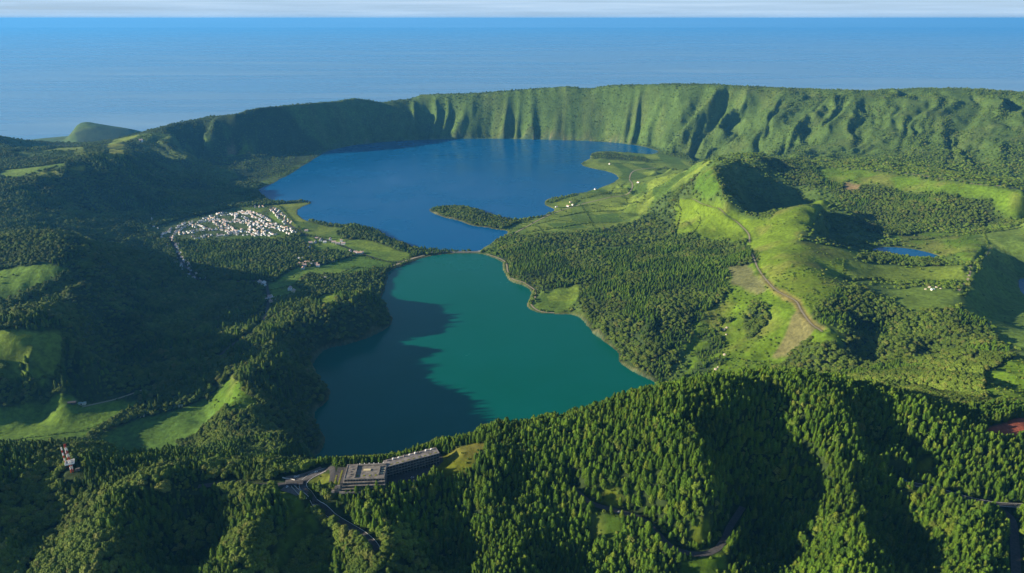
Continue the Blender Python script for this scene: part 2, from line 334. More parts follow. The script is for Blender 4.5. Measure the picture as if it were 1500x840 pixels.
# ------------------------------------------------------------------ roads: centre lines on the ground, ground levelled under them
def catmull(P, n=6):
    P = np.array(P, float); Q = np.vstack([2*P[0]-P[1], P, 2*P[-1]-P[-2]]); out = []
    for i in range(1, len(Q)-2):
        for k in range(n):
            t = k/n; p0, p1, p2, p3 = Q[i-1], Q[i], Q[i+1], Q[i+2]
            out.append(0.5*((2*p1)+(-p0+p2)*t+(2*p0-5*p1+4*p2-p3)*t*t+(-p0+3*p1-3*p2+p3)*t**3))
    out.append(P[-1]); return np.array(out)
def resample(P, step):
    d = np.r_[0, np.cumsum(np.linalg.norm(np.diff(P[:, :2], axis=0), axis=1))]; n = max(2, int(d[-1]/step)+1)
    t = np.linspace(0, d[-1], n); return np.stack([np.interp(t, d, P[:, k]) for k in range(P.shape[1])], 1)
ROADS = {   # name: (width, material, pixel path)
 'access_road':   (8.0, 'asphalt', [(290,711),(340,711),(380,710.5),(410,708.5),(436,706.5),(444,706)]),
 'hairpin_road':  (9.5, 'asphalt', [(478,691),(466,693),(454,697.5),(446,703),(443,709),(445,716),(452,725),(460,738),(468,750),(484,761),(505,770),(528,780),(545,793),(552,806)]),
 'hotel_drive':   (7.0, 'asphalt', [(478,691),(486,690),(488,700),(486,712)]),
 'upper_car_park':(15.0,'paving',  [(418,702.5),(440,699),(462,693.5),(474,690.5)]),
 'lower_car_park':(10.0,'paving',  [(414,712.5),(424,716),(434,721.5),(440,727)]),
 'forest_road':   (7.5, 'asphalt', [(836,708),(850,724),(868,741),(905,750),(938,756),(958,775),(982,803),(1003,816),(1030,813),(1050,805),(1062,787),(1071,765),(1088,742)]),
 'lay_by_road':   (8.0, 'asphalt', [(1318,703),(1345,712),(1380,722),(1420,730),(1460,738),(1520,741)]),
 'corner_road':   (9.0, 'asphalt', [(1470,744),(1482,762),(1486,790),(1488,830),(1488,860)]),
 'ridge_road':    (9.0, 'pale_dirt', [(1192,242),(1250,246),(1300,251),(1350,257),(1400,264),(1450,271),(1500,279),(1560,290)]),
 'cone_track':    (4.5, 'pale_dirt', [(1100,372),(1106,384),(1114,398),(1135,424),(1165,440),(1176,458),(1205,482)]),
 'meadow_track':  (5.0, 'pale_dirt', [(1000,293),(1040,301),(1060,312),(1080,326),(1096,342),(1098,356)]),
 'pasture_track': (6.0, 'pale_dirt', [(1418,386),(1421,398),(1414,412),(1404,426)]),
 'knoll_track':   (5.0, 'pale_dirt', [(1450,362),(1444,375),(1434,384)]),
 'valley_road':   (8.0, 'asphalt', [(250,346),(258,366),(266,384),(284,405),(300,412),(335,413),(384,413),(392,425),(393,445),(388,466),(374,484),(345,502),(322,522)]),
 'lakeside_street':(9.0,'asphalt', [(396,303),(410,317),(426,331),(446,343),(480,352),(520,368),(548,378),(572,384),(590,383)]),
 'lake_road':     (10.0,'pale_dirt', [(566,394),(585,386),(604,379),(622,374)]),
 'shore_path':    (5.0, 'pale_dirt', [(712,372),(730,378),(741,385),(744,398),(752,410),(768,415),(783,424),(784,434),(778,446),(790,456),(812,459)]),
 'plain_road':    (6.0, 'pale_dirt', [(745,346),(770,333),(790,322),(812,312),(850,300),(890,290),(925,275),(922,262),(930,250),(960,246)]),
 'farm_track':    (5.0, 'pale_dirt', [(232,562),(210,572),(170,585),(120,594)]),
}
RD = {}; road_pts = []
for nm, (wdt, mt, pp) in ROADS.items():
    P = catmull(np.array([hit(a, b) for a, b in pp])); P = resample(P, 6.0)
    z = hsample(P[:, 0], P[:, 1])
    for _ in range(6): z = np.convolve(np.pad(z, 3, 'edge'), np.ones(7)/7, 'valid')
    P[:, 2] = np.maximum(z, 1.2); RD[nm] = P
    road_pts.append(np.c_[P, np.full(len(P), wdt)])
def near_pts(x, y, Q, rad):
    """nearest point of Q for every (x, y): distance and index, brute force inside a box"""
    d = np.full(x.shape, 1e9); k = np.zeros(x.shape, int)
    for i in range(len(Q)):
        q = (x-Q[i, 0])**2+(y-Q[i, 1])**2; b = q < d; d[b] = q[b]; k[b] = i
    return np.sqrt(d), k
for nm, (wdt, mt, pp) in ROADS.items():
    P = RD[nm]; x0, y0 = P[:, :2].min(0)-40; x1, y1 = P[:, :2].max(0)+40
    m = (MX > x0) & (MX < x1) & (MY > y0) & (MY < y1) & (SDIST > 0)
    xs, ys = MX[m], MY[m]
    if len(xs) == 0: continue
    d, k = near_pts(xs, ys, resample(P, 3.0), 40); Q = resample(P, 3.0)
    w = np.clip(1-(d-wdt*0.75-3)/10, 0, 1); w = w*w*(3-2*w)
    MH[m] = MH[m]*(1-w)+(Q[k, 2]-0.25)*w
ROADP = np.vstack([np.c_[resample(RD[nm], 5.0), np.full(len(resample(RD[nm], 5.0)), ROADS[nm][0])] for nm in ROADS])
def ribbon(name, P, wdt, m, lift=0.12, off=0.0, kind='structure', parent=None):
    P = resample(P, 4.0); t = np.gradient(P[:, :2], axis=0); t /= np.linalg.norm(t, axis=1)[:, None]+1e-9; nn = np.stack([-t[:, 1], t[:, 0]], 1)
    V = []; F = []
    for i, p in enumerate(P):
        for k, sg in enumerate((-1, -0.4, 0.4, 1)):
            q = p[:2]+nn[i]*(off+sg*wdt/2); g = float(hsample(q[0], q[1]))
            z = max(p[2], g+0.03) if kind == 'structure' else p[2]
            V.append((q[0], q[1], z+lift))
    for i in range(len(P)-1):
        for k in range(3): a = i*4+k; F.append((a, a+1, a+5, a+4))
    o = mesh_obj(name, V, F, m, parent)
    if kind: tag(o, kind=kind)
    return o

# hotel ground is levelled too
HOT = [at_z(484,713,286)[:2], at_z(494,684,286)[:2], at_z(560,682,286)[:2], at_z(646,664,286)[:2], at_z(652,676,286)[:2], at_z(620,706,286)[:2], at_z(566,716,286)[:2]]
HOT = np.array(HOT); HOT_Z = 286.0
m = (MX > HOT[:, 0].min()-60) & (MX < HOT[:, 0].max()+60) & (MY > HOT[:, 1].min()-60) & (MY < HOT[:, 1].max()+60)
xs, ys = MX[m], MY[m]; d = polydist(xs, ys, HOT); ins = inpoly(xs, ys, HOT); w = np.where(ins, 1, np.clip(1-d/22, 0, 1)); w = w*w*(3-2*w)
MH[m] = MH[m]*(1-w)+HOT_Z*w

# ------------------------------------------------------------------ land cover
WILD, CONIF, BROAD, PAST, MEAD, BARE, TOWN = range(7)
COLS = {WILD: (0.062, 0.105, 0.022), CONIF: (0.024, 0.040, 0.012), BROAD: (0.032, 0.052, 0.016), PAST: (0.105, 0.165, 0.024), MEAD: (0.100, 0.158, 0.012), BARE: (0.20, 0.165, 0.085), TOWN: (0.075, 0.11, 0.035)}
cls = np.full(MX.shape, WILD, np.int8)
cls[(MX < -150) & (MY < 3300) & (MH < 260)] = BROAD
cls[MY < 1010] = CONIF
cls[(MY < 1000) & (MX < -60) & (fbm(MX/70, MY/70, 3, 71) > 0.60)] = BROAD
cls[(MX < -900) & (MY > 3300) & (MY < 4500) & (fbm(MX/200, MY/200, 3, 72) > 0.45)] = BROAD
tone = np.ones(MX.shape+(3,))
def wpoly(pp): return np.array([hit(a, b)[:2] for a, b in pp])
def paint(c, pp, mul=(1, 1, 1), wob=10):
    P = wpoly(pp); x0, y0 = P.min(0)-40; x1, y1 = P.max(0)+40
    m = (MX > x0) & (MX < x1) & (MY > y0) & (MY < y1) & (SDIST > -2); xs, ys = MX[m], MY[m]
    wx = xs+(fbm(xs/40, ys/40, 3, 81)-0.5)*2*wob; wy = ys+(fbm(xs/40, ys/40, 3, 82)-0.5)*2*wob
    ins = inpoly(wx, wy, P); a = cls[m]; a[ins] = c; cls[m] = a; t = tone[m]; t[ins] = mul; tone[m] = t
# east plain and peninsula forest first, then what lies on top
paint(PAST, [(690,331),(760,326),(812,314),(802,300),(850,285),(905,265),(855,242),(866,224),(972,226),(1010,236),(1040,240),(1000,270),(950,300),(930,330),(860,345),(790,345),(742,342)])
paint(BROAD, [(866,226),(905,226),(945,231),(955,238),(900,234),(868,233)])
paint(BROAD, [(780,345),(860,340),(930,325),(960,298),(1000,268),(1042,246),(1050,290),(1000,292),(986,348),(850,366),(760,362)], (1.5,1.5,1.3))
paint(BROAD, [(626,306),(642,302),(672,301),(706,308),(730,318),(760,326),(735,336),(690,332),(640,317)])
paint(CONIF, [(714,370),(760,358),(840,370),(990,350),(1094,352),(1108,384),(1072,395),(1058,430),(1030,462),(1000,505),(962,562),(905,532),(860,475),(846,440),(800,428),(780,425),(745,400),(738,384)], wob=30)
paint(BROAD, [(846,440),(870,440),(930,480),(962,520),(962,562),(905,532),(860,475)])
paint(PAST, [(780,452),(790,432),(815,424),(848,416),(846,440),(818,460)], (.95,1,.9), 3)
# cones
paint(MEAD, [(988,294),(1046,290),(1062,300),(1090,318),(1130,320),(1190,298),(1206,292),(1214,298),(1190,325),(1170,346),(1166,357),(1240,365),(1285,372),(1240,384),(1236,420),(1222,440),(1200,478),(1176,455),(1160,440),(1112,392),(1096,352),(1040,350),(988,346)])
paint(MEAD, [(1074,394),(1108,384),(1160,440),(1205,482),(1236,505),(1236,560),(1000,560),(1002,505),(1040,455),(1062,430)], (.85,.92,.9), 34)
paint(BROAD, [(1110,236),(1140,236),(1200,243),(1204,268),(1192,278),(1160,262),(1130,244)])
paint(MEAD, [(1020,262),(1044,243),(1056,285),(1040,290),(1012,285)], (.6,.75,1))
paint(MEAD, [(1196,245),(1250,249),(1300,254),(1400,267),(1500,282),(1560,292),(1560,312),(1450,294),(1350,282),(1260,268),(1205,262)], (.85,.95,1.0))
paint(BROAD, [(1205,264),(1260,270),(1350,284),(1450,296),(1560,314),(1560,332),(1440,326),(1370,334),(1300,350),(1268,338),(1235,305)])
paint(MEAD, [(1300,345),(1360,340),(1440,342),(1448,372),(1420,385),(1375,372),(1330,360)], (.8,.9,1.0))
paint(BROAD, [(1265,372),(1300,376),(1370,382),(1380,390),(1300,386),(1255,378)])
paint(PAST, [(1238,380),(1290,388),(1380,390),(1412,388),(1418,412),(1340,412),(1240,406)], (1.15,1.05,1.0), 4)
paint(PAST, [(1425,345),(1500,326),(1560,330),(1560,540),(1500,520),(1460,480),(1410,452),(1424,410),(1446,370)], (.9,.95,1.1))
paint(PAST, [(1300,425),(1360,420),(1410,430),(1390,452),(1320,455)], (.9,.9,1.0))
paint(BROAD, [(1222,425),(1262,422),(1330,458),(1400,452),(1450,470),(1492,545),(1500,600),(1420,600),(1360,590),(1290,575),(1250,572),(1236,560),(1236,500)])
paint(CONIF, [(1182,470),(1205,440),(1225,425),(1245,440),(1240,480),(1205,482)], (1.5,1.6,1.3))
paint(MEAD, [(1440,545),(1500,520),(1540,540),(1520,600),(1440,590)], (.8,.9,.9))
paint(BROAD, [(1090,470),(1112,440),(1128,452),(1120,480),(1100,500)], wob=34)
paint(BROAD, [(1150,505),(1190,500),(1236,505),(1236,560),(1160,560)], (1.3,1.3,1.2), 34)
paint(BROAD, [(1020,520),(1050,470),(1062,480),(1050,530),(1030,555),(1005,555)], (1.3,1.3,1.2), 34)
paint(BARE, [(1072,392),(1098,384),(1106,396),(1128,424),(1112,432),(1090,424),(1072,414)], (.62,.80,.62), 16)
paint(BARE, [(1166,456),(1182,464),(1200,483),(1172,506),(1134,526),(1152,492)], (.66,.78,.62), 16)
paint(BARE, [(1236,268),(1262,270),(1258,280),(1238,278)], (1.1,1.0,1.0), 4)
paint(BARE, [(1108,398),(1142,424),(1172,438),(1182,458),(1212,482),(1200,484),(1172,462),(1160,444),(1130,428)], (.9,.95,.6), 3)
# left side
paint(PAST, [(0,596),(60,590),(120,592),(205,588),(188,604),(152,624),(122,648),(60,652),(-60,655),(-60,600)], (.9,1,.9), 3)
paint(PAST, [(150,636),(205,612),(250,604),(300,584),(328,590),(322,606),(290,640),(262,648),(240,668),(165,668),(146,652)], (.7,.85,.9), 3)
paint(PAST, [(-60,504),(60,489),(96,485),(92,530),(80,554),(-60,562)], (1.05,1,.9), 3)
paint(PAST, [(-60,564),(76,557),(70,568),(-60,576)], (.95,1,.9), 2)
paint(PAST, [(-60,398),(60,388),(106,398),(60,420),(-60,452)], (.8,.9,.9), 4)
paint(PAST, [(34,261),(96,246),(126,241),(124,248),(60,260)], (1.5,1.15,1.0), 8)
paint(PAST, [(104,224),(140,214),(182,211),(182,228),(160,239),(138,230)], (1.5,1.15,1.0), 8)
paint(PAST, [(0,250),(60,244),(100,238),(96,245),(34,259),(0,260)], (.8,.9,1.0), 8)
paint(PAST, [(60,222),(150,208),(205,198),(190,206),(110,220)], (1.1,1.0,1.0), 8)
paint(BROAD, [(104,190),(112,180),(127,174),(150,179),(200,188),(205,193),(110,196)])  # coastal hill: shade of its unlit side put into the cover as dark forest colour
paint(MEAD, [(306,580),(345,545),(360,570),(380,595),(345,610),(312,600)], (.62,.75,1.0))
paint(MEAD, [(355,205),(376,203),(374,218),(350,228),(332,230)], (.9,.9,1.0))
paint(BARE, [(333,218),(343,213),(346,224),(334,228)], (.8,.75,.8), 4)
# village ground and fields round it
paint(TOWN, [(215,335),(262,322),(310,312),(345,304),(400,300),(432,332),(440,344),(395,350),(330,354),(262,352),(235,350)])
paint(PAST, [(400,300),(456,297),(440,304),(440,320),(470,330),(500,334),(520,340),(500,350),(455,345),(430,332)], (1.1,1.0,1.0))
paint(PAST, [(345,306),(378,302),(395,304),(380,312),(340,314)], (1.0,1.0,.9), 3)
paint(PAST, [(392,312),(404,310),(420,328),(400,325)], (.9,1.0,.9), 3)
paint(PAST, [(318,350),(350,346),(425,340),(410,352),(375,360),(345,362)], (1.0,1.0,.9), 5)
paint(PAST, [(440,345),(520,344),(545,352),(570,360),(600,372),(600,380),(570,384),(540,376),(480,366),(440,372)], (1.0,1.05,.9), 5)
paint(PAST, [(430,395),(470,380),(520,372),(560,380),(580,384),(560,394),(500,404),(450,402),(430,420),(400,440),(392,418)], (.85,1.0,.9), 5)
paint(PAST, [(456,440),(474,432),(492,430),(490,444),(470,448)], (1.2,1.15,.7), 3)
paint(PAST, [(396,425),(430,418),(444,425),(430,434),(396,441)], (.95,1.0,.8), 3)
paint(BROAD, [(494,345),(512,331),(540,334),(566,345),(590,356),(625,367),(600,372),(570,362),(540,352),(510,352)])
paint(BROAD, [(440,385),(500,372),(520,374),(500,382),(450,392)])
paint(BROAD, [(280,356),(340,352),(440,350),(470,372),(440,390),(380,410),(300,408),(270,380)])
# near places
paint(MEAD, [(628,690),(650,668),(700,648),(716,650),(700,668),(690,690),(660,702)], (.85,.62,.75), 3)
paint(BARE, [(1436,630),(1470,620),(1510,610),(1540,612),(1540,640),(1500,642),(1462,643),(1440,638)], (1.0,.36,.42), 2)
paint(MEAD, [(430,700),(446,698),(470,694),(484,694),(486,712),(468,716),(452,712),(448,704)], (.85,.8,.8), 3)
paint(MEAD, [(404,716),(420,720),(440,730),(445,742),(430,760),(415,745)], (.75,.78,.8), 3)
paint(MEAD, [(440,745),(462,752),(470,780),(440,800),(420,840),(400,840),(410,790)], (.7,.75,.8), 4)
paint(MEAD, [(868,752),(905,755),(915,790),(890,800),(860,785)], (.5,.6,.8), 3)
paint(MEAD, [(880,722),(900,712),(915,735),(900,742),(878,738)], (.8,.65,.8), 3)
paint(MEAD, [(1010,770),(1040,765),(1045,790),(1020,800)], (.8,.7,.8), 3)
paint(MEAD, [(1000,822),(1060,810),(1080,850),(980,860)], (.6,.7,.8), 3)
paint(MEAD, [(1340,680),(1365,672),(1372,705),(1345,708)], (.85,.7,.8), 3)
cls[SDIST < 0] = BARE

def csample(x, y):
    fy = np.clip(np.log(np.maximum(y, 1)/YN)/math.log(YF/YN)*(NR-1)+.5, 0, NR-1).astype(int); fx = np.clip((x/half_w(y)+1)/2*(NC-1)+.5, 0, NC-1).astype(int)
    return cls[fy, fx]
lut = np.array([COLS[i] for i in range(7)])
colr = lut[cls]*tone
# soft field edges, fields in strips of different age, dry and lush patches
for _ in range(1):
    colr = (colr*2+np.roll(colr, 1, 0)+np.roll(colr, -1, 0)+np.roll(colr, 1, 1)+np.roll(colr, -1, 1))/6
fld = np.floor(MX/95+fbm(MX/400, MY/400, 2, 91)*2).astype(int)*7+np.floor(MY/140+fbm(MX/400, MY/400, 2, 92)*2).astype(int)*13
fr = _hash(fld, fld*3, 5); ispast = (cls == PAST) & (MY > 1900)
colr[ispast] *= (np.stack([0.62+0.85*fr, 0.72+0.55*fr, 0.8+0.5*fr], -1))[ispast]
pn = fbm(MX/130, MY/130, 4, 93)
colr *= (0.78+0.44*pn)[..., None]
dry = np.clip((fbm(MX/90, MY/90, 4, 94)-0.52)*5, 0, 1)*(0.4*(cls == MEAD)+0.12*(cls == WILD))
colr = colr*(1-dry[..., None])+np.array((0.17, 0.145, 0.05))*dry[..., None]
shore = np.clip(1-SDIST/8, 0, 1)*(SDIST > 0)*np.clip((fbm(MX/70, MY/70, 3, 97)-.48)*5, 0, .6)*(MY > 1200)
colr = colr*(1-shore[..., None])+np.array((0.20, 0.17, 0.09))*shore[..., None]
bed = SDIST < 0
colr[bed] = (0.05, 0.09, 0.05)

# ------------------------------------------------------------------ ground sheet
nV = NR*NC
me = bpy.data.meshes.new('ground'); me.vertices.add(nV)
me.vertices.foreach_set('co', np.stack([MX, MY, MH], -1).reshape(-1).astype(np.float32))
ii = (np.arange(NR-1)[:, None]*NC+np.arange(NC-1)[None]).reshape(-1)
quads = np.stack([ii, ii+1, ii+1+NC, ii+NC], 1).astype(np.int32)
me.loops.add(len(quads)*4); me.loops.foreach_set('vertex_index', quads.reshape(-1))
me.polygons.add(len(quads)); me.polygons.foreach_set('loop_start', np.arange(len(quads), dtype=np.int32)*4)
me.polygons.foreach_set('use_smooth', np.ones(len(quads), bool)); me.update(calc_edges=True)
ground = bpy.data.objects.new('ground', me); link(ground); tag(ground, kind='structure')
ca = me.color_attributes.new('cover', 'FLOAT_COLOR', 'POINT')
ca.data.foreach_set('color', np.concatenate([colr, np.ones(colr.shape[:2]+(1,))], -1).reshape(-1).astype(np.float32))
def nn_(m, t): return m.node_tree.nodes.new(t)
def noise_node(m, scale, detail=4, vec=None, rough=0.6):
    nt = nn_(m, 'ShaderNodeTexNoise'); nt.inputs['Scale'].default_value = scale; nt.inputs['Detail'].default_value = detail; nt.inputs['Roughness'].default_value = rough
    if vec is not None: m.node_tree.links.new(vec, nt.inputs['Vector'])
    return nt
gm = mat('ground_cover', (0.05, 0.08, 0.02), 0.92, 0.08); l = gm.node_tree.links; bs = gm.node_tree.nodes['Principled BSDF']
at = nn_(gm, 'ShaderNodeAttribute'); at.attribute_name = 'cover'; geo = nn_(gm, 'ShaderNodeNewGeometry')
n1 = noise_node(gm, 0.11, 5, geo.outputs['Position']); n2 = noise_node(gm, 0.02, 4, geo.outputs['Position'])
r1 = nn_(gm, 'ShaderNodeMapRange'); r1.inputs[1].default_value = .3; r1.inputs[2].default_value = .7; r1.inputs[3].default_value = 0.62; r1.inputs[4].default_value = 1.38; l.new(n1.outputs['Fac'], r1.inputs[0])
r2 = nn_(gm, 'ShaderNodeMapRange'); r2.inputs[1].default_value = .3; r2.inputs[2].default_value = .7; r2.inputs[3].default_value = 0.8; r2.inputs[4].default_value = 1.2; l.new(n2.outputs['Fac'], r2.inputs[0])
mu = nn_(gm, 'ShaderNodeMath'); mu.operation = 'MULTIPLY'; l.new(r1.outputs[0], mu.inputs[0]); l.new(r2.outputs[0], mu.inputs[1])
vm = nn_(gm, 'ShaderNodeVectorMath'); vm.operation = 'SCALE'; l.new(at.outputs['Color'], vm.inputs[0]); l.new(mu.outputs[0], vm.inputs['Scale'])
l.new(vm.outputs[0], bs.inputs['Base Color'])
bp = nn_(gm, 'ShaderNodeBump'); bp.inputs['Strength'].default_value = 0.7; bp.inputs['Distance'].default_value = 2.2; l.new(n1.outputs['Fac'], bp.inputs['Height']); l.new(bp.outputs[0], bs.inputs['Normal'])
me.materials.append(gm)

# ------------------------------------------------------------------ water
def sheet(name, P, z, m):
    bm = bmesh.new(); f = bm.faces.new([bm.verts.new((p[0], p[1], z)) for p in P]); bmesh.ops.triangulate(bm, faces=[f])
    bmesh.ops.recalc_face_normals(bm, faces=bm.faces)
    if bm.faces and sum(f.normal.z for f in bm.faces) < 0: bmesh.ops.reverse_faces(bm, faces=bm.faces)
    me = bpy.data.meshes.new(name); bm.to_mesh(me); bm.free(); me.materials.append(m)
    return tag(link(bpy.data.objects.new(name, me)), kind='structure')
def grow(P, d):
    e = np.roll(P, -1, 0)-np.roll(P, 1, 0); n_ = np.stack([e[:, 1], -e[:, 0]], 1); n_ /= np.linalg.norm(n_, axis=1)[:, None]+1e-6
    a = 0.5*np.sum(P[:, 0]*np.roll(P[:, 1], -1)-np.roll(P[:, 0], -1)*P[:, 1])
    return P+n_*d*(1 if a > 0 else -1)
def water(name, c, scale, bump, rough, c2=None, stretch=(1, 1, 1), lane=None, spec=.2):
    m = mat(name, c, rough, spec); b = m.node_tree.nodes['Principled BSDF']; b.inputs['IOR'].default_value = 1.33; l = m.node_tree.links
    g = nn_(m, 'ShaderNodeNewGeometry'); mp = nn_(m, 'ShaderNodeMapping'); mp.inputs['Scale'].default_value = stretch; l.new(g.outputs['Position'], mp.inputs['Vector'])
    wv = noise_node(m, scale, 3, mp.outputs[0]); bp = nn_(m, 'ShaderNodeBump'); bp.inputs['Strength'].default_value = bump; bp.inputs['Distance'].default_value = 1.0
    l.new(wv.outputs['Fac'], bp.inputs['Height']); l.new(bp.outputs[0], b.inputs['Normal'])
    if c2:
        big = noise_node(m, lane or 0.003, 5, mp.outputs[0], 0.65); rp = nn_(m, 'ShaderNodeMapRange'); rp.inputs[1].default_value = .35; rp.inputs[2].default_value = .68; l.new(big.outputs['Fac'], rp.inputs[0])
        mx = nn_(m, 'ShaderNodeMix'); mx.data_type = 'RGBA'; mx.inputs['A'].default_value = (*c, 1); mx.inputs['B'].default_value = (*c2, 1)
        l.new(rp.outputs[0], mx.inputs['Factor']); l.new(mx.outputs['Result'], b.inputs['Base Color'])
        rr = nn_(m, 'ShaderNodeMapRange'); rr.inputs[3].default_value = rough*.7; rr.inputs[4].default_value = rough*1.5; l.new(rp.outputs[0], rr.inputs[0]); l.new(rr.outputs[0], b.inputs['Roughness'])
    return m
green_lake = sheet('green_lake', grow(green_poly, 2), 0.0, water('green_water', (0.0, 0.090, 0.064), 0.05, 0.06, 0.2, (0.0, 0.098, 0.078)))
blue_lake = sheet('blue_lake', grow(blue_poly, 2), 0.0, water('blue_water', (0.0, 0.080, 0.225), 0.04, 0.06, 0.22, (0.0, 0.088, 0.235)))
pond = sheet('crater_pond', grow(pond_poly, 1), POND_Z, MATS['blue_water'])
pond2 = sheet('side_lake', grow(pond2_poly, 1), POND2_Z, MATS['blue_water'])
sea = sheet('sea', [(-95000, -2000), (95000, -2000), (95000, 90000), (-95000, 90000)], SEA_Z, water('sea_water', (0.05, 0.17, 0.34), 0.012, 0.25, 0.28, (0.23, 0.37, 0.50), (0.16, 1.0, 1.0), 0.0009, .6))
hz = bpy.data.meshes.new('haze'); bm = bmesh.new(); bmesh.ops.create_cube(bm, size=1.0)
for v in bm.verts: v.co = Vector((v.co.x*192000, (v.co.y+.5)*95000-3000, -262 if v.co.z < 0 else CAM_Z+40))
bm.to_mesh(hz); bm.free(); haze = link(bpy.data.objects.new('haze', hz)); tag(haze, 'thin blue haze in the air over the sea and caldera', 'haze', kind='stuff')
hm = bpy.data.materials.new('haze_air'); hm.use_nodes = True; hm.node_tree.nodes.clear()
ho = hm.node_tree.nodes.new('ShaderNodeOutputMaterial'); pv = hm.node_tree.nodes.new('ShaderNodeVolumePrincipled')
pv.inputs['Color'].default_value = (0.10, 0.44, 1.0, 1); pv.inputs['Density'].default_value = 2.7e-5; pv.inputs['Anisotropy'].default_value = 0.1
hm.node_tree.links.new(pv.outputs[0], ho.inputs['Volume']); hz.materials.append(hm)

# ------------------------------------------------------------------ road surfaces
def rough_mat(name, c, amt=.25, sc_=0.35, rough=.9):
    m = mat(name, c, rough, .15); l = m.node_tree.links; g = nn_(m, 'ShaderNodeNewGeometry'); ns = noise_node(m, sc_, 5, g.outputs['Position'])
    r = nn_(m, 'ShaderNodeMapRange'); r.inputs[1].default_value = .3; r.inputs[2].default_value = .7; r.inputs[3].default_value = 1-amt; r.inputs[4].default_value = 1+amt; l.new(ns.outputs['Fac'], r.inputs[0])
    v = nn_(m, 'ShaderNodeVectorMath'); v.operation = 'SCALE'; v.inputs[0].default_value = c; l.new(r.outputs[0], v.inputs['Scale']); l.new(v.outputs[0], m.node_tree.nodes['Principled BSDF'].inputs['Base Color']); return m
RM = {'asphalt': rough_mat('asphalt', (0.06, 0.058, 0.06)), 'paving': rough_mat('paving', (0.13, 0.12, 0.115)), 'pale_dirt': rough_mat('pale_dirt', (0.30, 0.26, 0.18))}
M_PAINT = mat('road_paint', (0.75, 0.75, 0.72), .6)
for i, (nm, (wdt, mt, pp)) in enumerate(ROADS.items()):
    ribbon(nm, RD[nm], wdt, RM[mt], .12+.012*i)
for nm in ('hairpin_road', 'lay_by_road'):
    ribbon('painted_edge_line', RD[nm], .35, M_PAINT, .50, off=ROADS[nm][0]/2-.5); ribbon('painted_edge_line', RD[nm], .35, M_PAINT, .50, off=-ROADS[nm][0]/2+.5)
fc = sheet('forecourt', grow(HOT, -2), HOT_Z+.15, RM['asphalt'])
# ------------------------------------------------------------------ trees: prototypes
def leaf_mat(name, c1, c2, c3):
    m = mat(name, c1, 0.75, 0.12); l = m.node_tree.links; b = m.node_tree.nodes['Principled BSDF']
    oi = nn_(m, 'ShaderNodeObjectInfo'); rp = nn_(m, 'ShaderNodeValToRGB'); e = rp.color_ramp.elements
    e[0].color = (*c1, 1); e[1].color = (*c2, 1); e[1].position = 0.8; q = e.new(1.0); q.color = (*c3, 1); l.new(oi.outputs['Random'], rp.inputs[0])
    g = nn_(m, 'ShaderNodeNewGeometry'); ns = noise_node(m, 0.55, 3, g.outputs['Position']); big = noise_node(m, 0.012, 3, g.outputs['Position'])
    r = nn_(m, 'ShaderNodeMapRange'); r.inputs[1].default_value = .3; r.inputs[2].default_value = .7; r.inputs[3].default_value = .6; r.inputs[4].default_value = 1.4; l.new(ns.outputs['Fac'], r.inputs[0])
    r2 = nn_(m, 'ShaderNodeMapRange'); r2.inputs[1].default_value = .35; r2.inputs[2].default_value = .65; r2.inputs[3].default_value = .75; r2.inputs[4].default_value = 1.25; l.new(big.outputs['Fac'], r2.inputs[0])
    mu = nn_(m, 'ShaderNodeMath'); mu.operation = 'MULTIPLY'; l.new(r.outputs[0], mu.inputs[0]); l.new(r2.outputs[0], mu.inputs[1])
    v = nn_(m, 'ShaderNodeVectorMath'); v.operation = 'SCALE'; l.new(rp.outputs['Color'], v.inputs[0]); l.new(mu.outputs[0], v.inputs['Scale']); l.new(v.outputs[0], b.inputs['Base Color'])
    return m
M_CON = leaf_mat('conifer_needles', (0.034, 0.078, 0.006), (0.067, 0.120, 0.007), (0.094, 0.126, 0.012))
M_BRO = leaf_mat('broad_leaves', (0.050, 0.088, 0.012), (0.084, 0.124, 0.014), (0.108, 0.118, 0.026))
M_BRI = leaf_mat('bright_leaves', (0.085, 0.135, 0.018), (0.115, 0.165, 0.020), (0.135, 0.150, 0.030))
M_SHR = leaf_mat('shrub_leaves', (0.062, 0.110, 0.012), (0.096, 0.150, 0.014), (0.120, 0.140, 0.024))
M_BARK = mat('bark', (0.07, 0.052, 0.038), 0.9, 0.1)
def clump_faces(V, F, c, nrm_, size, rnd):
    """a small folded leaf clump of four triangles facing nrm_"""
    n_ = Vector(nrm_).normalized(); t = n_.orthogonal().normalized(); b = n_.cross(t)
    a = rnd.random()*6.283; t, b = t*math.cos(a)+b*math.sin(a), b*math.cos(a)-t*math.sin(a)
    i = len(V); c = Vector(c); s = size*(0.7+0.6*rnd.random())
    V += [c+n_*s*0.45, c+t*s, c+b*s*0.9-n_*s*0.25, c-t*s*0.9, c-b*s-n_*s*0.3]
    F += [(i, i+1, i+2), (i, i+2, i+3), (i, i+3, i+4), (i, i+4, i+1)]
def lathe(V, F, prof, seg, rnd, wob=0.0, cx=0, cy=0):
    i0 = len(V)
    for r, z in prof:
        for k in range(seg):
            a = 6.283*k/seg; q = r*(1+wob*(rnd.random()-.5)*2); V.append(Vector((cx+q*math.cos(a), cy+q*math.sin(a), z)))
    for j in range(len(prof)-1):
        for k in range(seg):
            a = i0+j*seg+k; b = i0+j*seg+(k+1) % seg; F.append((a, b, b+seg, a+seg))
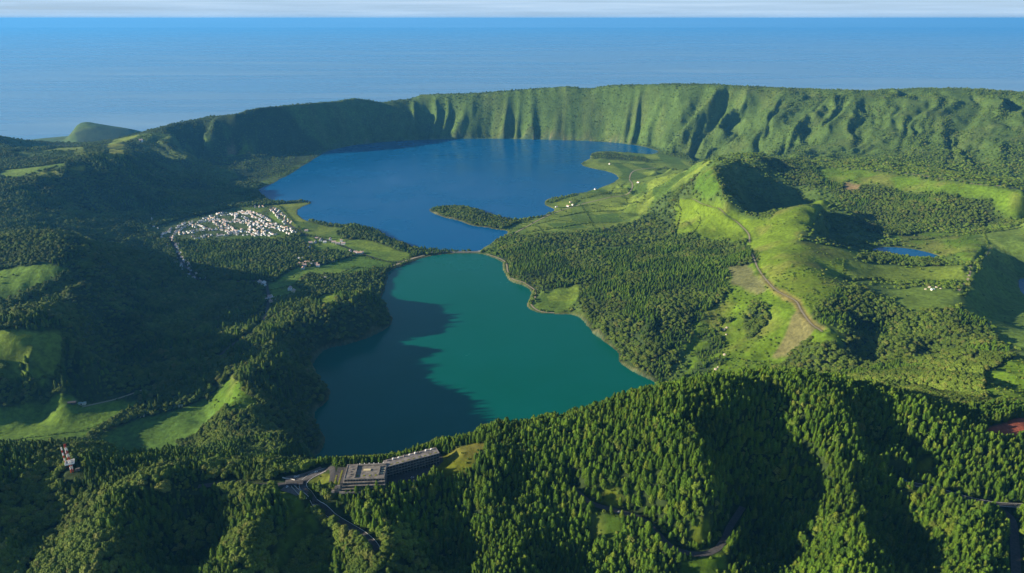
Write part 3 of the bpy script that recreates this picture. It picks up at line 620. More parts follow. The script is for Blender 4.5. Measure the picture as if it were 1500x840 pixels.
def conifer(seed, h=20.0, R=3.5, n=110, ex=.47, lump=.25):
    rnd = random.Random(seed); ph = [rnd.random()*6.28 for _ in range(4)]; V = []; F = []
    def rad(t):      # t 0 at crown base .. 1 at tip : full, slightly rounded cone
        return R*min(1.0, 0.66+t*2.2)*max(0.05, (1-t)**ex)
    prof = [(rad(t)*0.74, h*(0.14+0.86*t)) for t in (0, .12, .3, .5, .7, .86, .98)]
    lathe(V, F, prof, 7, rnd, 0.16)
    for k in range(n):
        t = (k+rnd.random())/n; t = 1-(1-t)**0.72; a = k*2.39996+rnd.random()*.7; r = rad(t)*(0.8+0.3*rnd.random())*(1+lump*math.sin(2*a+ph[0]+4*t)*math.sin(7*t+ph[1]))
        c = (r*math.cos(a), r*math.sin(a), h*(0.12+0.87*t)); nz = 0.25+0.9*t
        clump_faces(V, F, c, (math.cos(a)+rnd.uniform(-.4, .4), math.sin(a)+rnd.uniform(-.4, .4), nz), (0.95-0.45*t)*R/3.5, rnd)
    T = []; G = []; lathe(T, G, [(0.42, -2.0), (0.34, h*.1), (0.2, h*.5), (0.03, h*.95)], 6, rnd)
    return (V, F), (T, G)
def broadleaf(seed, h=13.0, R=5.6, n=170, lobes=7):
    rnd = random.Random(seed); V = []; F = []; T = []; G = []
    L_ = [(0, 0, h*.62, R*.72)]
    for k in range(lobes):
        a = 6.283*k/lobes+rnd.random()*.8; d = R*(.42+.22*rnd.random()); L_.append((d*math.cos(a), d*math.sin(a), h*(.42+.30*rnd.random()), R*(.36+.2*rnd.random())))
    L_.append((R*.2*(rnd.random()-.5), R*.2*(rnd.random()-.5), h*.80, R*.45))
    for x, y, z, r in L_: lathe(V, F, [(r*.1, z-r*.8), (r*.72, z-r*.45), (r*.84, z), (r*.62, z+r*.52), (r*.06, z+r*.82)], 6, rnd, .14, x, y)
    tot = sum(q[3]**2 for q in L_)
    for x, y, z, r in L_:
        for k in range(int(n*r*r/tot)):
            zz = rnd.uniform(-.6, 1); a = rnd.random()*6.283; q = math.sqrt(max(0, 1-zz*zz)); d = Vector((q*math.cos(a), q*math.sin(a), zz*.92)); rr = r*rnd.uniform(.8, 1.12)
            clump_faces(V, F, (x+d.x*rr, y+d.y*rr, z+d.z*rr), (d.x+rnd.uniform(-.45, .45), d.y+rnd.uniform(-.45, .45), d.z+.25), R*.17, rnd)
    lathe(T, G, [(0.5, -2.0), (0.4, h*.2), (0.28, h*.45), (0.1, h*.7)], 6, rnd)
    for k in range(4):
        x, y, z, r = L_[1+k]; i = len(T)
        T += [Vector((.2, 0, h*.22)), Vector((-.1, .2, h*.22)), Vector((-.1, -.2, h*.22)), Vector((x*.8, y*.8, z))]; G += [(i, i+1, i+3), (i+1, i+2, i+3), (i+2, i, i+3)]
    return (V, F), (T, G)
def raw_mesh(name, V, F, m):
    me = bpy.data.meshes.new(name); me.from_pydata([tuple(v) for v in V], [], F); me.materials.append(m); me.update(); return me
PROTO = {}     # kind -> list of (crown mesh, trunk mesh, height)
def proto(kind, made, m, h):
    (V, F), (T, G) = made; PROTO.setdefault(kind, []).append((raw_mesh(kind+'_crown', V, F, m), raw_mesh(kind+'_trunk', T, G, M_BARK), h))
for k, (R_, ex_, lu_) in enumerate(((3.3,.46,.25),(3.9,.36,.35),(4.3,.42,.3),(3.6,.55,.2),(2.7,.5,.25),(4.6,.33,.4),(3.1,.40,.45))): proto('conifer', conifer(100+k, 20, R_, 110, ex_, lu_), M_CON, 20)
for k in range(4): proto('broadleaf', broadleaf(200+k, 13, 5.2+.4*k), M_BRO, 13)
for k in range(3): proto('bright', broadleaf(220+k, 13, 5.4+.4*k, 190, 8), M_BRI, 13)
for k in range(3): proto('shrub', broadleaf(240+k, 5.2, 3.8+.4*k, 70, 4), M_SHR, 5)
def joint(kind, k):
    c, t, h = PROTO[kind][k]; me = bpy.data.meshes.new(kind); bm = bmesh.new(); bm.from_mesh(c); nf = len(bm.faces); bm.from_mesh(t)
    bm.faces.ensure_lookup_table()
    for i, f in enumerate(bm.faces): f.material_index = 0 if i < nf else 1
    bm.to_mesh(me); bm.free(); me.materials.append(c.materials[0]); me.materials.append(M_BARK); return bpy.data.objects.new(kind, me)
PCOLL = {}
for kind in PROTO:
    c = bpy.data.collections.new('kinds_'+kind); PCOLL[kind] = c
    for k in range(len(PROTO[kind])): c.objects.link(joint(kind, k))
def scatter_group(coll):
    ng = bpy.data.node_groups.new('scatter_'+coll.name, 'GeometryNodeTree')
    ng.interface.new_socket('Geometry', in_out='INPUT', socket_type='NodeSocketGeometry'); ng.interface.new_socket('Geometry', in_out='OUTPUT', socket_type='NodeSocketGeometry')
    N, K = ng.nodes, ng.links; gi = N.new('NodeGroupInput'); go = N.new('NodeGroupOutput'); iop = N.new('GeometryNodeInstanceOnPoints'); ci = N.new('GeometryNodeCollectionInfo')
    ci.inputs['Collection'].default_value = coll; ci.inputs['Separate Children'].default_value = True; ci.inputs['Reset Children'].default_value = True
    iop.inputs['Pick Instance'].default_value = True
    def att(nm, ty):
        a = N.new('GeometryNodeInputNamedAttribute'); a.data_type = ty; a.inputs['Name'].default_value = nm; return a.outputs['Attribute']
    K.new(gi.outputs[0], iop.inputs['Points']); K.new(ci.outputs[0], iop.inputs['Instance'])
    K.new(att('kind_index', 'INT'), iop.inputs['Instance Index']); K.new(att('size', 'FLOAT_VECTOR'), iop.inputs['Scale'])
    er = N.new('FunctionNodeEulerToRotation'); K.new(att('turn', 'FLOAT_VECTOR'), er.inputs[0]); K.new(er.outputs[0], iop.inputs['Rotation'])
    K.new(iop.outputs[0], go.inputs[0]); return ng
SG = {}
def scatter_obj(name, kind, P, S, label, cat):
    """P (n,3) feet, S (n,3) scale"""
    me = bpy.data.meshes.new(name); me.vertices.add(len(P)); me.vertices.foreach_set('co', P.astype(np.float32).reshape(-1))
    a = me.attributes.new('size', 'FLOAT_VECTOR', 'POINT'); a.data.foreach_set('vector', S.astype(np.float32).reshape(-1))
    R_ = np.zeros((len(P), 3), np.float32); R_[:, 2] = RNG.random(len(P))*6.283; R_[:, :2] = RNG.normal(0, .035, (len(P), 2))
    a = me.attributes.new('turn', 'FLOAT_VECTOR', 'POINT'); a.data.foreach_set('vector', R_.reshape(-1))
    a = me.attributes.new('kind_index', 'INT', 'POINT'); a.data.foreach_set('value', RNG.integers(0, len(PROTO[kind]), len(P)).astype(np.int32))
    o = link(bpy.data.objects.new(name, me)); md = o.modifiers.new('scatter', 'NODES')
    if kind not in SG: SG[kind] = scatter_group(PCOLL[kind])
    md.node_group = SG[kind]; tag(o, label, cat, kind='stuff'); return o

# ------------------------------------------------------------------ trees: where they stand
def candidates(y0, y1, sp):
    ys = np.arange(y0, y1, sp); X = []; Y = []
    for y in ys:
        x = np.arange(-half_w(y)*.99, half_w(y)*.99, sp); X.append(x); Y.append(np.full(len(x), y))
    x = np.concatenate(X); y = np.concatenate(Y); x = x+RNG.uniform(-.48, .48, len(x))*sp; y = y+RNG.uniform(-.48, .48, len(y))*sp
    z = hsample(x, y); px, py, dep = project(x, y, z)
    k = (px > -260) & (px < 1580) & (py < 960); return x[k], y[k], z[k]
_rx = ROADP[:, 0]; _ry = ROADP[:, 1]; _rw = ROADP[:, 3]
from mathutils.kdtree import KDTree
kd = KDTree(len(ROADP))
for i in range(len(ROADP)): kd.insert((_rx[i], _ry[i], 0), i)
kd.balance()
def off_road(x, y, extra):
    k = np.ones(len(x), bool)
    for i in range(len(x)):
        co, j, d = kd.find((x[i], y[i], 0))
        if d < _rw[j]/2+extra: k[i] = False
    return k
CLEAR = []          # (x, y, radius) kept free for built things
def clear_of(x, y):
    k = np.ones(len(x), bool)
    for cx, cy, r in CLEAR: k &= (x-cx)**2+(y-cy)**2 > r*r
    return k & ~inpoly(x, y, HOT)
TREES = {k: [] for k in PROTO}
def plant(kind, x, y, z, h, wide=1.0):
    s = h/PROTO[kind][0][2]; w = s*wide*RNG.uniform(.85, 1.15, len(x)); TREES[kind].append(np.c_[x, y, z-.3, w, w, s])
slope_m = np.hypot(*np.gradient(MH)); 
def sdist(x, y): return hsample(x, y, SDIST)
CLEAR += [(*at_z(106, 688, 292)[:2], 15)]
# near forest
x, y, z = candidates(440, 1150, 4.6); c = csample(x, y)
k = off_road(x, y, 3.5) & clear_of(x, y) & (sdist(x, y) > 4)
x, y, z, c = x[k], y[k], z[k], c[k]
nz = fbm(x/55, y/55, 3, 51); gap = RNG.random(len(x))
k = (c == CONIF) & (gap > .06)
hh = (7.5+11*nz+RNG.normal(0, 2.4, len(x))).clip(4, 23)
px, py, dep = project(x, y, z)
edge = (z > 250) & (y > 640); hh = np.where(edge & (px < 700), hh*.8, hh)
sw = (fbm(x/38, y/38, 2, 53) > .62); kk = k & sw & (gap < .4)
plant('conifer', x[k & ~kk], y[k & ~kk], z[k & ~kk], hh[k & ~kk], 1.32)
plant('bright', x[kk], y[kk], z[kk], hh[kk]*.55); q = k & ~kk & (RNG.random(len(x)) < .05); plant('broadleaf', x[q], y[q], z[q], hh[q]*.8)
k = (c == BROAD) & (gap > .42); br = fbm(x/60, y/60, 2, 54) > .52
plant('bright', x[k & br], y[k & br], z[k & br], (7+8*nz)[k & br], 1.0); plant('broadleaf', x[k & ~br], y[k & ~br], z[k & ~br], (8+8*nz)[k & ~br], 1.0)
k = (c == MEAD) & (gap > .80); plant('shrub', x[k], y[k], z[k], RNG.uniform(1.0, 3.4, k.sum()), .9)
# middle distance
x, y, z = candidates(1150, 3500, 7.4); c = csample(x, y)
k = np.isin(c, (CONIF, BROAD)); x, y, z, c = x[k], y[k], z[k], c[k]
k = off_road(x, y, 5) & (sdist(x, y) > 6); x, y, z, c = x[k], y[k], z[k], c[k]
nz = fbm(x/90, y/90, 3, 55); gap = RNG.random(len(x)); px, py, dep = project(x, y, z)
dens = np.where(x < -150, 0.80, 0.88); dens = np.where((c == BROAD) & (px > 770) & (px < 1060) & (py < 370), .34, dens); dens = np.where((x < -300) & (fbm(x/150, y/150, 3, 56) < .40), .6, dens)
on = gap < dens
isc = (c == CONIF) & (fbm(x/70, y/70, 3, 57) > .47) | (c == BROAD) & (fbm(x/120, y/120, 3, 58) > .66)
hh = 4.5+12*nz+RNG.normal(0, 2.0, len(x))
k = on & isc; plant('conifer', x[k], y[k], z[k], (hh*1.05)[k].clip(6, 20), 1.45)
k = on & ~isc; plant('broadleaf', x[k], y[k], z[k], (hh*.95)[k].clip(5, 16), 1.22)
k = (c == BROAD) & (gap < .10) & (x > -760) & (x < -280) & (y < 2050) & (z > 45); plant('conifer', x[k], y[k], z[k], RNG.uniform(16, 26, k.sum()), 1.0)
# meadow scrub, and bushes and low trees that cover the far walls
x, y, z = candidates(1150, 3500, 11); c = csample(x, y); gap = RNG.random(len(x)); dn = fbm(x/110, y/110, 3, 59)
low = (y < 1750) | (x < 0); k = (c == MEAD) & (gap < np.clip((dn-.36)*(.7+3.1*low), .03, .9)); plant('shrub', x[k], y[k], z[k], RNG.uniform(1.2, 4.2, k.sum()), 1.0)
k = np.isin(c, (PAST, TOWN)) & (gap < .012); plant('broadleaf', x[k], y[k], z[k], RNG.uniform(5, 9, k.sum()), 1.0)
k = (c == TOWN) & (gap > .86); plant('shrub', x[k], y[k], z[k], RNG.uniform(3, 6, k.sum()), .9)
x, y, z = candidates(1150, 5450, 11.5); c = csample(x, y); gap = RNG.random(len(x)); dn = fbm(x/160, y/160, 4, 60)
sl = gsample(slope, x, y); k = np.isin(c, (WILD, BROAD, CONIF)) & ((c == WILD) | (y > 3500)) & (sdist(x, y) > 6) & (z > -150) & (gap < np.clip((dn-.22)*2.6, .1, .97)) & (y < 5350)
t = (dn > .50) & (gap < .14)
plant('shrub', x[k & ~t], y[k & ~t], z[k & ~t], np.where(y[k & ~t] > 3300, .68, 1.0)*RNG.uniform(3.0, 7.5, (k & ~t).sum()), 1.2); plant('broadleaf', x[k & t], y[k & t], z[k & t], RNG.uniform(6, 12, (k & t).sum()), 1.1)
# hedges along field edges (pixel paths on the ground)
HEDGES = [([(60,652),(122,648),(152,624),(190,604),(206,588),(228,574)], 5.0, 5), ([(0,650),(60,652)], 6, 5), ([(96,485),(94,530),(80,556),(40,560),(0,564)], 6.5, 5), ([(322,606),(290,640),(262,650)], 7, 5), ([(20,645),(120,632),(160,618)], 1.6, 4),
  ([(0,556),(30,530),(58,505),(66,490)], 1.2, 5), ([(992,292),(997,310),(992,332),(986,350)], 6, 5), ([(1026,318),(1024,330),(1010,348)], 3, 6), ([(1046,246),(1052,266),(1064,290),(1084,306)], 6, 6), ([(1236,380),(1234,398),(1238,408)], 3, 5),
  ([(1250,412),(1290,410),(1330,414)], 9, 6), ([(1280,370),(1320,378),(1370,384)], 7, 6), ([(1330,352),(1400,346),(1500,332)], 8, 8), ([(700,340),(760,336),(812,322)], 3, 6), ([(760,328),(800,334),(860,338)], 3, 7),
  ([(812,322),(850,328),(900,326)], 3, 7), ([(820,305),(870,300),(900,304),(940,298)], 4, 7), ([(850,292),(890,284),(930,280),(960,276)], 4, 7), ([(880,262),(920,262),(960,258)], 4, 8), ([(870,238),(900,240),(960,242)], 5, 8), ([(900,228),(930,234),(970,236)], 7, 8), ([(770,322),(790,334),(800,345)], 3, 7), ([(850,300),(862,318),(870,336)], 3, 7), ([(905,270),(925,300)], 3, 8),
  ([(430,336),(446,346),(480,354),(520,370),(548,380),(575,386)], 5.5, 7), ([(535,378),(560,383),(592,386)], 4, 8), ([(400,300),(430,299),(456,298)], 5, 7), ([(410,303),(432,328)], 4, 8), ([(300,356),(350,358),(410,350)], 4, 7), ([(345,362),(380,352)], 3, 7), ([(440,345),(465,347),(502,350)], 4, 7), ([(456,345),(468,360)], 4, 7), ([(520,392),(560,396),(600,386)], 5, 7), ([(490,404),(520,392)], 6, 6), ([(396,426),(432,418)], 4, 6), ([(396,441),(430,434),(444,426)], 4, 6), ([(104,226),(140,222),(180,218)], 4, 9), ([(60,258),(110,250)], 3, 9), ([(345,304),(395,303)], 4, 8),
  ([(50,338),(100,338),(132,354),(142,380),(124,398)], 15, 7), ([(80,345),(118,352),(130,380)], 15, 8), ([(0,452),(50,432),(100,410),(138,392)], 11, 6), ([(0,470),(50,445),(110,415)], 11, 7), ([(0,484),(40,474),(104,450),(112,470),(118,510),(102,546)], 11, 6), ([(0,345),(50,340)], 14, 8), ([(820,318),(850,312),(880,310),(915,306)], 4, 7), ([(780,340),(830,332),(870,326)], 4, 7), ([(860,288),(900,276),(915,270)], 5, 7), ([(930,300),(945,285),(965,272)], 6, 7), ([(960,250),(975,246),(990,250)], 8, 7), ([(840,300),(846,294),(838,292)], 7, 6),
  ([(630,308),(650,304),(680,304),(706,311),(735,322)], 9, 7), ([(1418,345),(1440,342),(1448,365),(1436,384)], 3, 6), ([(864,230),(880,226),(905,226)], 10, 7)]
for pp, h, sp in HEDGES:
    P = resample(np.array([hit(a, b) for a, b in pp]), sp); P[:, :2] += RNG.normal(0, 1.2, (len(P), 2)); z = hsample(P[:, 0], P[:, 1]); ok = (sdist(P[:, 0], P[:, 1]) > 3); P = P[ok]; z = z[ok]
    plant('broadleaf' if h > 4 else 'shrub', P[:, 0], P[:, 1], z, h*RNG.uniform(.7, 1.25, len(P)), 1.1)
# lone and bright trees named in the picture
for px_, py_, h in [(241,722,16),(200,712,9),(188,705,9),(60,735,12),(52,705,11),(150,760,12),(165,790,12),(132,800,11),(120,820,12),(8,770,13),(20,790,13),(6,810,13),(60,830,12),(450,752,9),(438,770,10),(414,738,7),(640,705,8),(672,715,11),(1005,735,6),(1020,700,7)]:
    p = hit(px_, py_); plant('bright', p[None, 0], p[None, 1], p[None, 2], np.array([float(h)]), 1.15)
# forest wall along the near crest
for k_ in TREES: TREES[k_] = np.vstack(TREES[k_]) if TREES[k_] else np.zeros((0, 6))
print({k_: len(v) for k_, v in TREES.items()})

# the trees that show largest are things of their own, the rest of the wood is one mass of each kind
def visible(T):
    top = T[:, 2]+T[:, 5]*12; px, py, dep = project(T[:, 0], T[:, 1], top); ok = (px > 4) & (px < W0-4) & (py > 30) & (py < H0-6)
    f = np.linspace(.45, .985, 40)[None]; gx_, gy_ = T[:, :1]*f, T[:, 1:2]*f; gz = CAM_Z+(top[:, None]-CAM_Z)*f
    return ok & (hsample(gx_, gy_) < gz).all(1)
MARKS = [('forest_road', 22, 'beside the shaded forest road'), ('hairpin_road', 22, 'beside the hairpin road'), ('corner_road', 24, 'beside the road at the forest corner'), ('lay_by_road', 24, 'beside the lay-by road'), ('access_road', 26, 'along the access road on the crest')]
def whereabouts(x_, y_, z_):
    for nm, r, ph in MARKS:
        if np.min(np.hypot(RD[nm][:, 0]-x_, RD[nm][:, 1]-y_)) < r: return ph
    if np.hypot(*(at_z(106, 688, 292)[:2]-np.array((x_, y_)))) < 70: return 'near the red and white lattice mast'
    if np.min(np.hypot(HOT[:, 0]-x_, HOT[:, 1]-y_)) < 45: return 'below the abandoned concrete hotel'
    return None
def singles(kind, n, name, cat, group, look, rest):
    T = TREES[kind]; dep = project(T[:, 0], T[:, 1], T[:, 2])[2]; size = T[:, 5]*PROTO[kind][0][2]/dep
    order = np.argsort(-size)[:n*6]; v = order[visible(T[order])][:n]; r = random.Random(5)
    for i in v:
        x_, y_, z_, w_, _, s_ = T[i]; k_ = r.randrange(len(PROTO[kind])); c_, t_, h_ = PROTO[kind][k_]; H = s_*h_
        e = bpy.data.objects.new(name, None); link(e); e.empty_display_size = 2; e.location = (x_, y_, z_); e.scale = (w_, w_, s_); e.rotation_euler = (r.gauss(0, .03), r.gauss(0, .03), r.random()*6.283)
        place = whereabouts(x_, y_, z_) or rest(x_, y_, z_)
        tag(e, look(k_, H, w_/s_)+' '+place, cat, group); link(bpy.data.objects.new('trunk', t_), e); link(bpy.data.objects.new('crown', c_), e)
    keep = np.ones(len(T), bool); keep[v] = False; TREES[kind] = T[keep]
def slope_side(x_, y_, z_):
    e_ = 8.0; gx_ = float(hsample(x_+e_, y_)-hsample(x_-e_, y_))
    return 'on a spur flank turned to the sun' if gx_ > 1.5 else ('on a spur flank turned away from the sun' if gx_ < -1.5 else 'along a spur back of the near slope')
singles('conifer', 300, 'conifer_tree', 'tree', 'conifers of the near slope', lambda k, H, w: ('tall ' if H > 22 else 'middling ' if H > 18 else 'low ')+('slender' if k == 4 or w < 1.1 else 'broad')+' dark green conifer', slope_side)
singles('bright', 160, 'leafy_tree', 'tree', 'bright leafy trees of the near slope', lambda k, H, w: ('big ' if H > 11 else 'small ')+'bright yellow green leafy tree', slope_side)
def valley_side(x_, y_, z_):
    if y_ < 1010: return slope_side(x_, y_, z_)
    if x_ > 100: return 'on the crater slopes east of the lake'
    return 'on the wooded bank west of the green lake' if x_ > -620 else 'around the pastures west of the green lake'
singles('broadleaf', 260, 'broadleaf_tree', 'tree', 'dull green broadleaf trees', lambda k, H, w: ('big ' if H > 13 else 'small ')+'round dull green broadleaf tree', valley_side)
for kind, nm, lb, ct in (('conifer', 'conifer_forest', 'mass of dark conifers covering the slopes beyond the nearest trees', 'forest'), ('bright', 'leafy_wood', 'scattered bright leafy trees filling gaps in the conifer forest', 'wood'), ('broadleaf', 'broadleaf_wood', 'mass of rounded broadleaf trees over valley, shores and crater slopes', 'wood'), ('shrub', 'scrub', 'low green scrub covering the caldera walls and meadow cones', 'scrub')):
    T = TREES[kind]
    if len(T): scatter_obj(nm, kind, T[:, :3], T[:, 3:6], lb, ct)
# ------------------------------------------------------------------ built things
def box_vf(V, F, x0, x1, y0, y1, z0, z1, M=None):
    i = len(V); P = [(x0,y0,z0),(x1,y0,z0),(x1,y1,z0),(x0,y1,z0),(x0,y0,z1),(x1,y0,z1),(x1,y1,z1),(x0,y1,z1)]
    V += [tuple(M @ Vector(p)) if M else p for p in P]
    F += [(i,i+3,i+2,i+1),(i+4,i+5,i+6,i+7),(i,i+1,i+5,i+4),(i+1,i+2,i+6,i+5),(i+2,i+3,i+7,i+6),(i+3,i,i+4,i+7)]
def part(name, boxes, m, parent, label=None):
    V = []; F = []
    for b in boxes: box_vf(V, F, *b)
    o = mesh_obj(name, V, F, m, parent)
    if label: o['label'] = label
    return o
def thing(name, label, cat, loc, rz=0, group=None):
    o = link(bpy.data.objects.new(name, None)); o.empty_display_size = 2; o.location = tuple(map(float, loc)); o.rotation_euler = (0, 0, rz); return tag(o, label, cat, group)
M_CONC = rough_mat('weathered_concrete', (0.17, 0.155, 0.14), .45, .25); M_DARK = rough_mat('dark_concrete', (0.075, 0.07, 0.07), .35, .3); M_GLASS = mat('window_void', (0.012, 0.016, 0.022), .25, .5)
M_ROOFC = rough_mat('roof_concrete', (0.185, 0.168, 0.16), .5, .18); M_MOSS = rough_mat('moss', (0.16, 0.165, 0.03), .4, .6); M_YEL = mat('pale_skylight', (0.55, 0.47, 0.28), .5); M_WHITE = rough_mat('white_paint', (0.78, 0.77, 0.74), .08, .5, .7)
M_RED = mat('red_paint', (0.42, 0.055, 0.03), .55); M_STEEL = mat('steel', (0.35, 0.36, 0.37), .45, .5, .6); M_ASPH = RM['asphalt']
# --- the hotel
Za = 16.0
A = at_z(505,682,302); B = at_z(562,680,302); D = at_z(504,703,302)
ux_ = Vector((B-A)[:2].tolist()+[0]).normalized(); wid = float(np.linalg.norm((B-A)[:2])); dpt = float(np.linalg.norm((D-A)[:2])); ang = math.atan2(ux_.y, ux_.x)
hotel = thing('hotel', 'abandoned grey concrete hotel with terraced block and long wing on the crest', 'hotel', (D[0], D[1], HOT_Z), ang)
mb = part('main_block', [(0, wid, 1.5, dpt, 0, Za-1.6)], M_DARK, hotel)
for k in range(4):
    z0 = 1.2+k*4.0; part('floor_slab', [(-.8-0.9*(3-k), wid+.6, -.6-.7*(3-k), dpt+.6, z0+2.6, z0+3.5)], M_CONC, mb)
    nb = 14
    for q in range(nb):
        x0 = wid*(q+.12)/nb; x1 = wid*(q+.88)/nb; part('window', [(x0, x1, 1.38, 1.5-.01, z0+.2, z0+2.5)], M_GLASS, mb)
    for q in range(nb+1): part('pillar', [(wid*q/nb-.25, wid*q/nb+.25, .2, 1.48, z0-.5, z0+2.58)], M_CONC, mb)
rf = part('roof', [(0, wid, 0, dpt, Za-.4, Za)], M_ROOFC, hotel)
part('parapet', [(0, wid, 0, .6, Za, Za+1.1)], M_CONC, rf); part('parapet', [(0, wid, dpt-.6, dpt, Za, Za+1.1)], M_CONC, rf); part('parapet', [(0, .6, .6, dpt-.6, Za, Za+1.1)], M_CONC, rf); part('parapet', [(wid-.6, wid, .6, dpt-.6, Za, Za+1.1)], M_CONC, rf)
part('light_well', [(wid*.30, wid*.82, dpt*.30, dpt*.74, Za+.02, Za+.35)], M_DARK, rf); part('skylight', [(wid*.44, wid*.62, dpt*.50, dpt*.62, Za+.36, Za+1.6)], M_YEL, rf)
part('roof_wall', [(wid*.24, wid*.27, dpt*.05, dpt*.95, Za+.02, Za+2.4)], M_CONC, rf); part('roof_wall', [(wid*.28, wid*.98, dpt*.86, dpt*.93, Za+.02, Za+2.2)], M_CONC, rf); part('roof_wall', [(wid*.84, wid*.86, dpt*.2, dpt*.8, Za+.02, Za+2.6)], M_CONC, rf)
for q in range(4): part('moss_patch', [(wid*(.30+.15*q), wid*(.35+.15*q), dpt*.14, dpt*.24, Za+.02, Za+1.0)], M_MOSS, rf)
for q in range(5): part('roof_vent', [(wid*(.08+.03*(q % 2)), wid*(.12+.03*(q % 2)), dpt*(.1+.17*q), dpt*(.16+.17*q), Za+.02, Za+1.6)], M_ROOFC, rf)
for q in range(6): part('chimney', [(wid*(.30+.12*q), wid*(.30+.12*q)+.9, dpt*.94, dpt*.94+.9, Za+.02, Za+2.8)], M_WHITE, rf)
for q in range(3): part('roof_beam', [(wid*(.88+.01*q), wid*(.97+.01*q), dpt*(.3+.16*q), dpt*(.34+.16*q), Za+.02, Za+1.2)], M_YEL, rf)
for k in range(4):       # planted steps on the left side
    x1 = -1.2-k*3.6; h = 12.5-3.3*k; st = part('terrace_step', [(x1-3.4, x1, -1.5-k*.5, dpt*.96, 0, h)], M_CONC if k % 2 else M_DARK, hotel)
    if k in (1, 3): part('planter_strip', [(x1-3.2, x1-1.3, 0, dpt*.94, h+.02, h+1.1)], M_MOSS, st)
part('front_base', [(-6, wid+1.5, -5.0, -3.2, 0, 2.2)], M_CONC, hotel)
# the wing
S = at_z(566,684,302); E = at_z(643,663.5,302); dv = (E-S)[:2]; wl_ = float(np.linalg.norm(dv)); wang = math.atan2(dv[1], dv[0])
Wg = thing('wing', None, None, (0, 0, 0)); Wg.parent = hotel; del_keys = [k for k in ('label', 'category') if k in Wg]
Wg.rotation_euler = (0, 0, wang-ang); o2 = Matrix.Rotation(-ang, 3, 'Z') @ Vector((S[0]-D[0], S[1]-D[1], 0)); Wg.location = (o2.x, o2.y, 0)
part('wing_core', [(0, wl_, .9, 12.4, 0, Za-.9)], M_DARK, Wg)
nb = 18
for k in range(4):
    z0 = .6+k*3.8; part('balcony_slab', [(-.4, wl_+.4, -.6, 12.9, z0+2.9, z0+3.5)], M_CONC, Wg)
    for q in range(nb):
        x0 = wl_*(q+.1)/nb; x1 = wl_*(q+.9)/nb; part('window', [(x0, x1, .80, .89, z0+.3, z0+2.6)], M_GLASS, Wg)
for q in range(nb+1): part('partition', [(wl_*q/nb-.15, wl_*q/nb+.15, -.4, .88, .1, Za-1.2)], M_CONC, Wg)
part('wing_roof', [(-.5, wl_*.66, -.8, 13.1, Za-.3, Za+.3)], M_ROOFC, Wg); part('wing_roof', [(wl_*.66+.3, wl_+.5, -.8, 13.1, Za-.46, Za+.1)], M_ROOFC, Wg)
for q in range(9): x0 = wl_*(.05+.105*q); zt = Za+.32 if x0 < wl_*.64 else Za+.12; part('roof_vent', [(x0, x0+1.6, 9.5, 11.2, zt, zt+1.4+.6*(q % 2))], M_WHITE if q % 3 else M_ROOFC, Wg); part('moss_patch', [(x0+2, x0+5, 1.0, 2.4, zt, zt+.25)], M_MOSS, Wg)
part('rear_terrace', [(wl_*.25, wl_*.8, 15.5, 24, -1, 1.6)], M_MOSS, Wg)
# --- lattice mast
def lattice(name, label, foot, h, w0, w1, parts_n, colours, group=None):
    t = thing(name, label, 'mast', foot, .5, group)
    for k in range(parts_n):
        z0, z1 = h*k/parts_n, h*(k+1)/parts_n; a, b = w0+(w1-w0)*k/parts_n, w0+(w1-w0)*(k+1)/parts_n; V = []; F = []
        def bar(p, q, r):
            p, q = Vector(p), Vector(q); d = (q-p); M = Matrix.Translation(p) @ d.to_track_quat('Z', 'Y').to_matrix().to_4x4(); box_vf(V, F, -r, r, -r, r, 0, d.length, M)
        C4 = [(-1,-1),(1,-1),(1,1),(-1,1)]
        for i in range(4):
            (sx, sy), (tx, ty) = C4[i], C4[(i+1) % 4]
            bar((sx*a, sy*a, z0), (sx*b, sy*b, z1), .22); bar((sx*a, sy*a, z0), (tx*b, ty*b, z1), .13); bar((tx*a, ty*a, z0), (sx*b, sy*b, z1), .13); bar((sx*b, sy*b, z1-.15), (tx*b, ty*b, z1-.15), .15)
        mesh_obj('mast_section', V, F, colours[k % 2], t)
    return t
tp = hit(106, 691); tz = tp[2]-1
mast = lattice('lattice_mast', 'red and white lattice mast with white platform standing above the conifers', (tp[0], tp[1], tz), 40, 1.35, .8, 9, (M_RED, M_WHITE))
pf = part('platform', [(-4.6, 4.6, -4.6, 4.6, 13.6, 14.0)], M_STEEL, mast)
for b in ((-4.8, 4.8, -4.9, -4.6, 13.6, 15.2), (-4.8, 4.8, 4.6, 4.9, 13.6, 15.2), (-4.9, -4.6, -4.6, 4.6, 13.6, 15.2), (4.6, 4.9, -4.6, 4.6, 13.6, 15.2)): part('railing', [b], M_WHITE, pf)
for k in range(6):
    a = k*1.05; z0 = 17+k*3.4; V = []; F = []; Vr = []; lathe(Vr, F, [(.05, 0), (.5, .1), (.8, .3)], 12, random.Random(k)); Mx = Matrix.Translation((1.9*math.cos(a), 1.9*math.sin(a), z0)) @ Matrix.Rotation(a, 4, 'Z') @ Matrix.Rotation(math.pi/2, 4, 'Y')
    mesh_obj('dish_antenna', [Mx @ v for v in Vr], F, M_WHITE, mast)
for k in range(3): part('whip_antenna', [(-1.2+1.1*k, -1.05+1.1*k, -.1, .05, 40, 44-k)], M_STEEL, mast)
cab = part('equipment_cabin', [(3.5, 8.0, -2, 2, 0, 3.0)], M_CONC, mast)
sp = hit(98, 685); m2 = lattice('slim_mast', 'thin red and white mast beside the tall lattice mast', (sp[0], sp[1], sp[2]-1), 30, .55, .4, 8, (M_RED, M_WHITE))
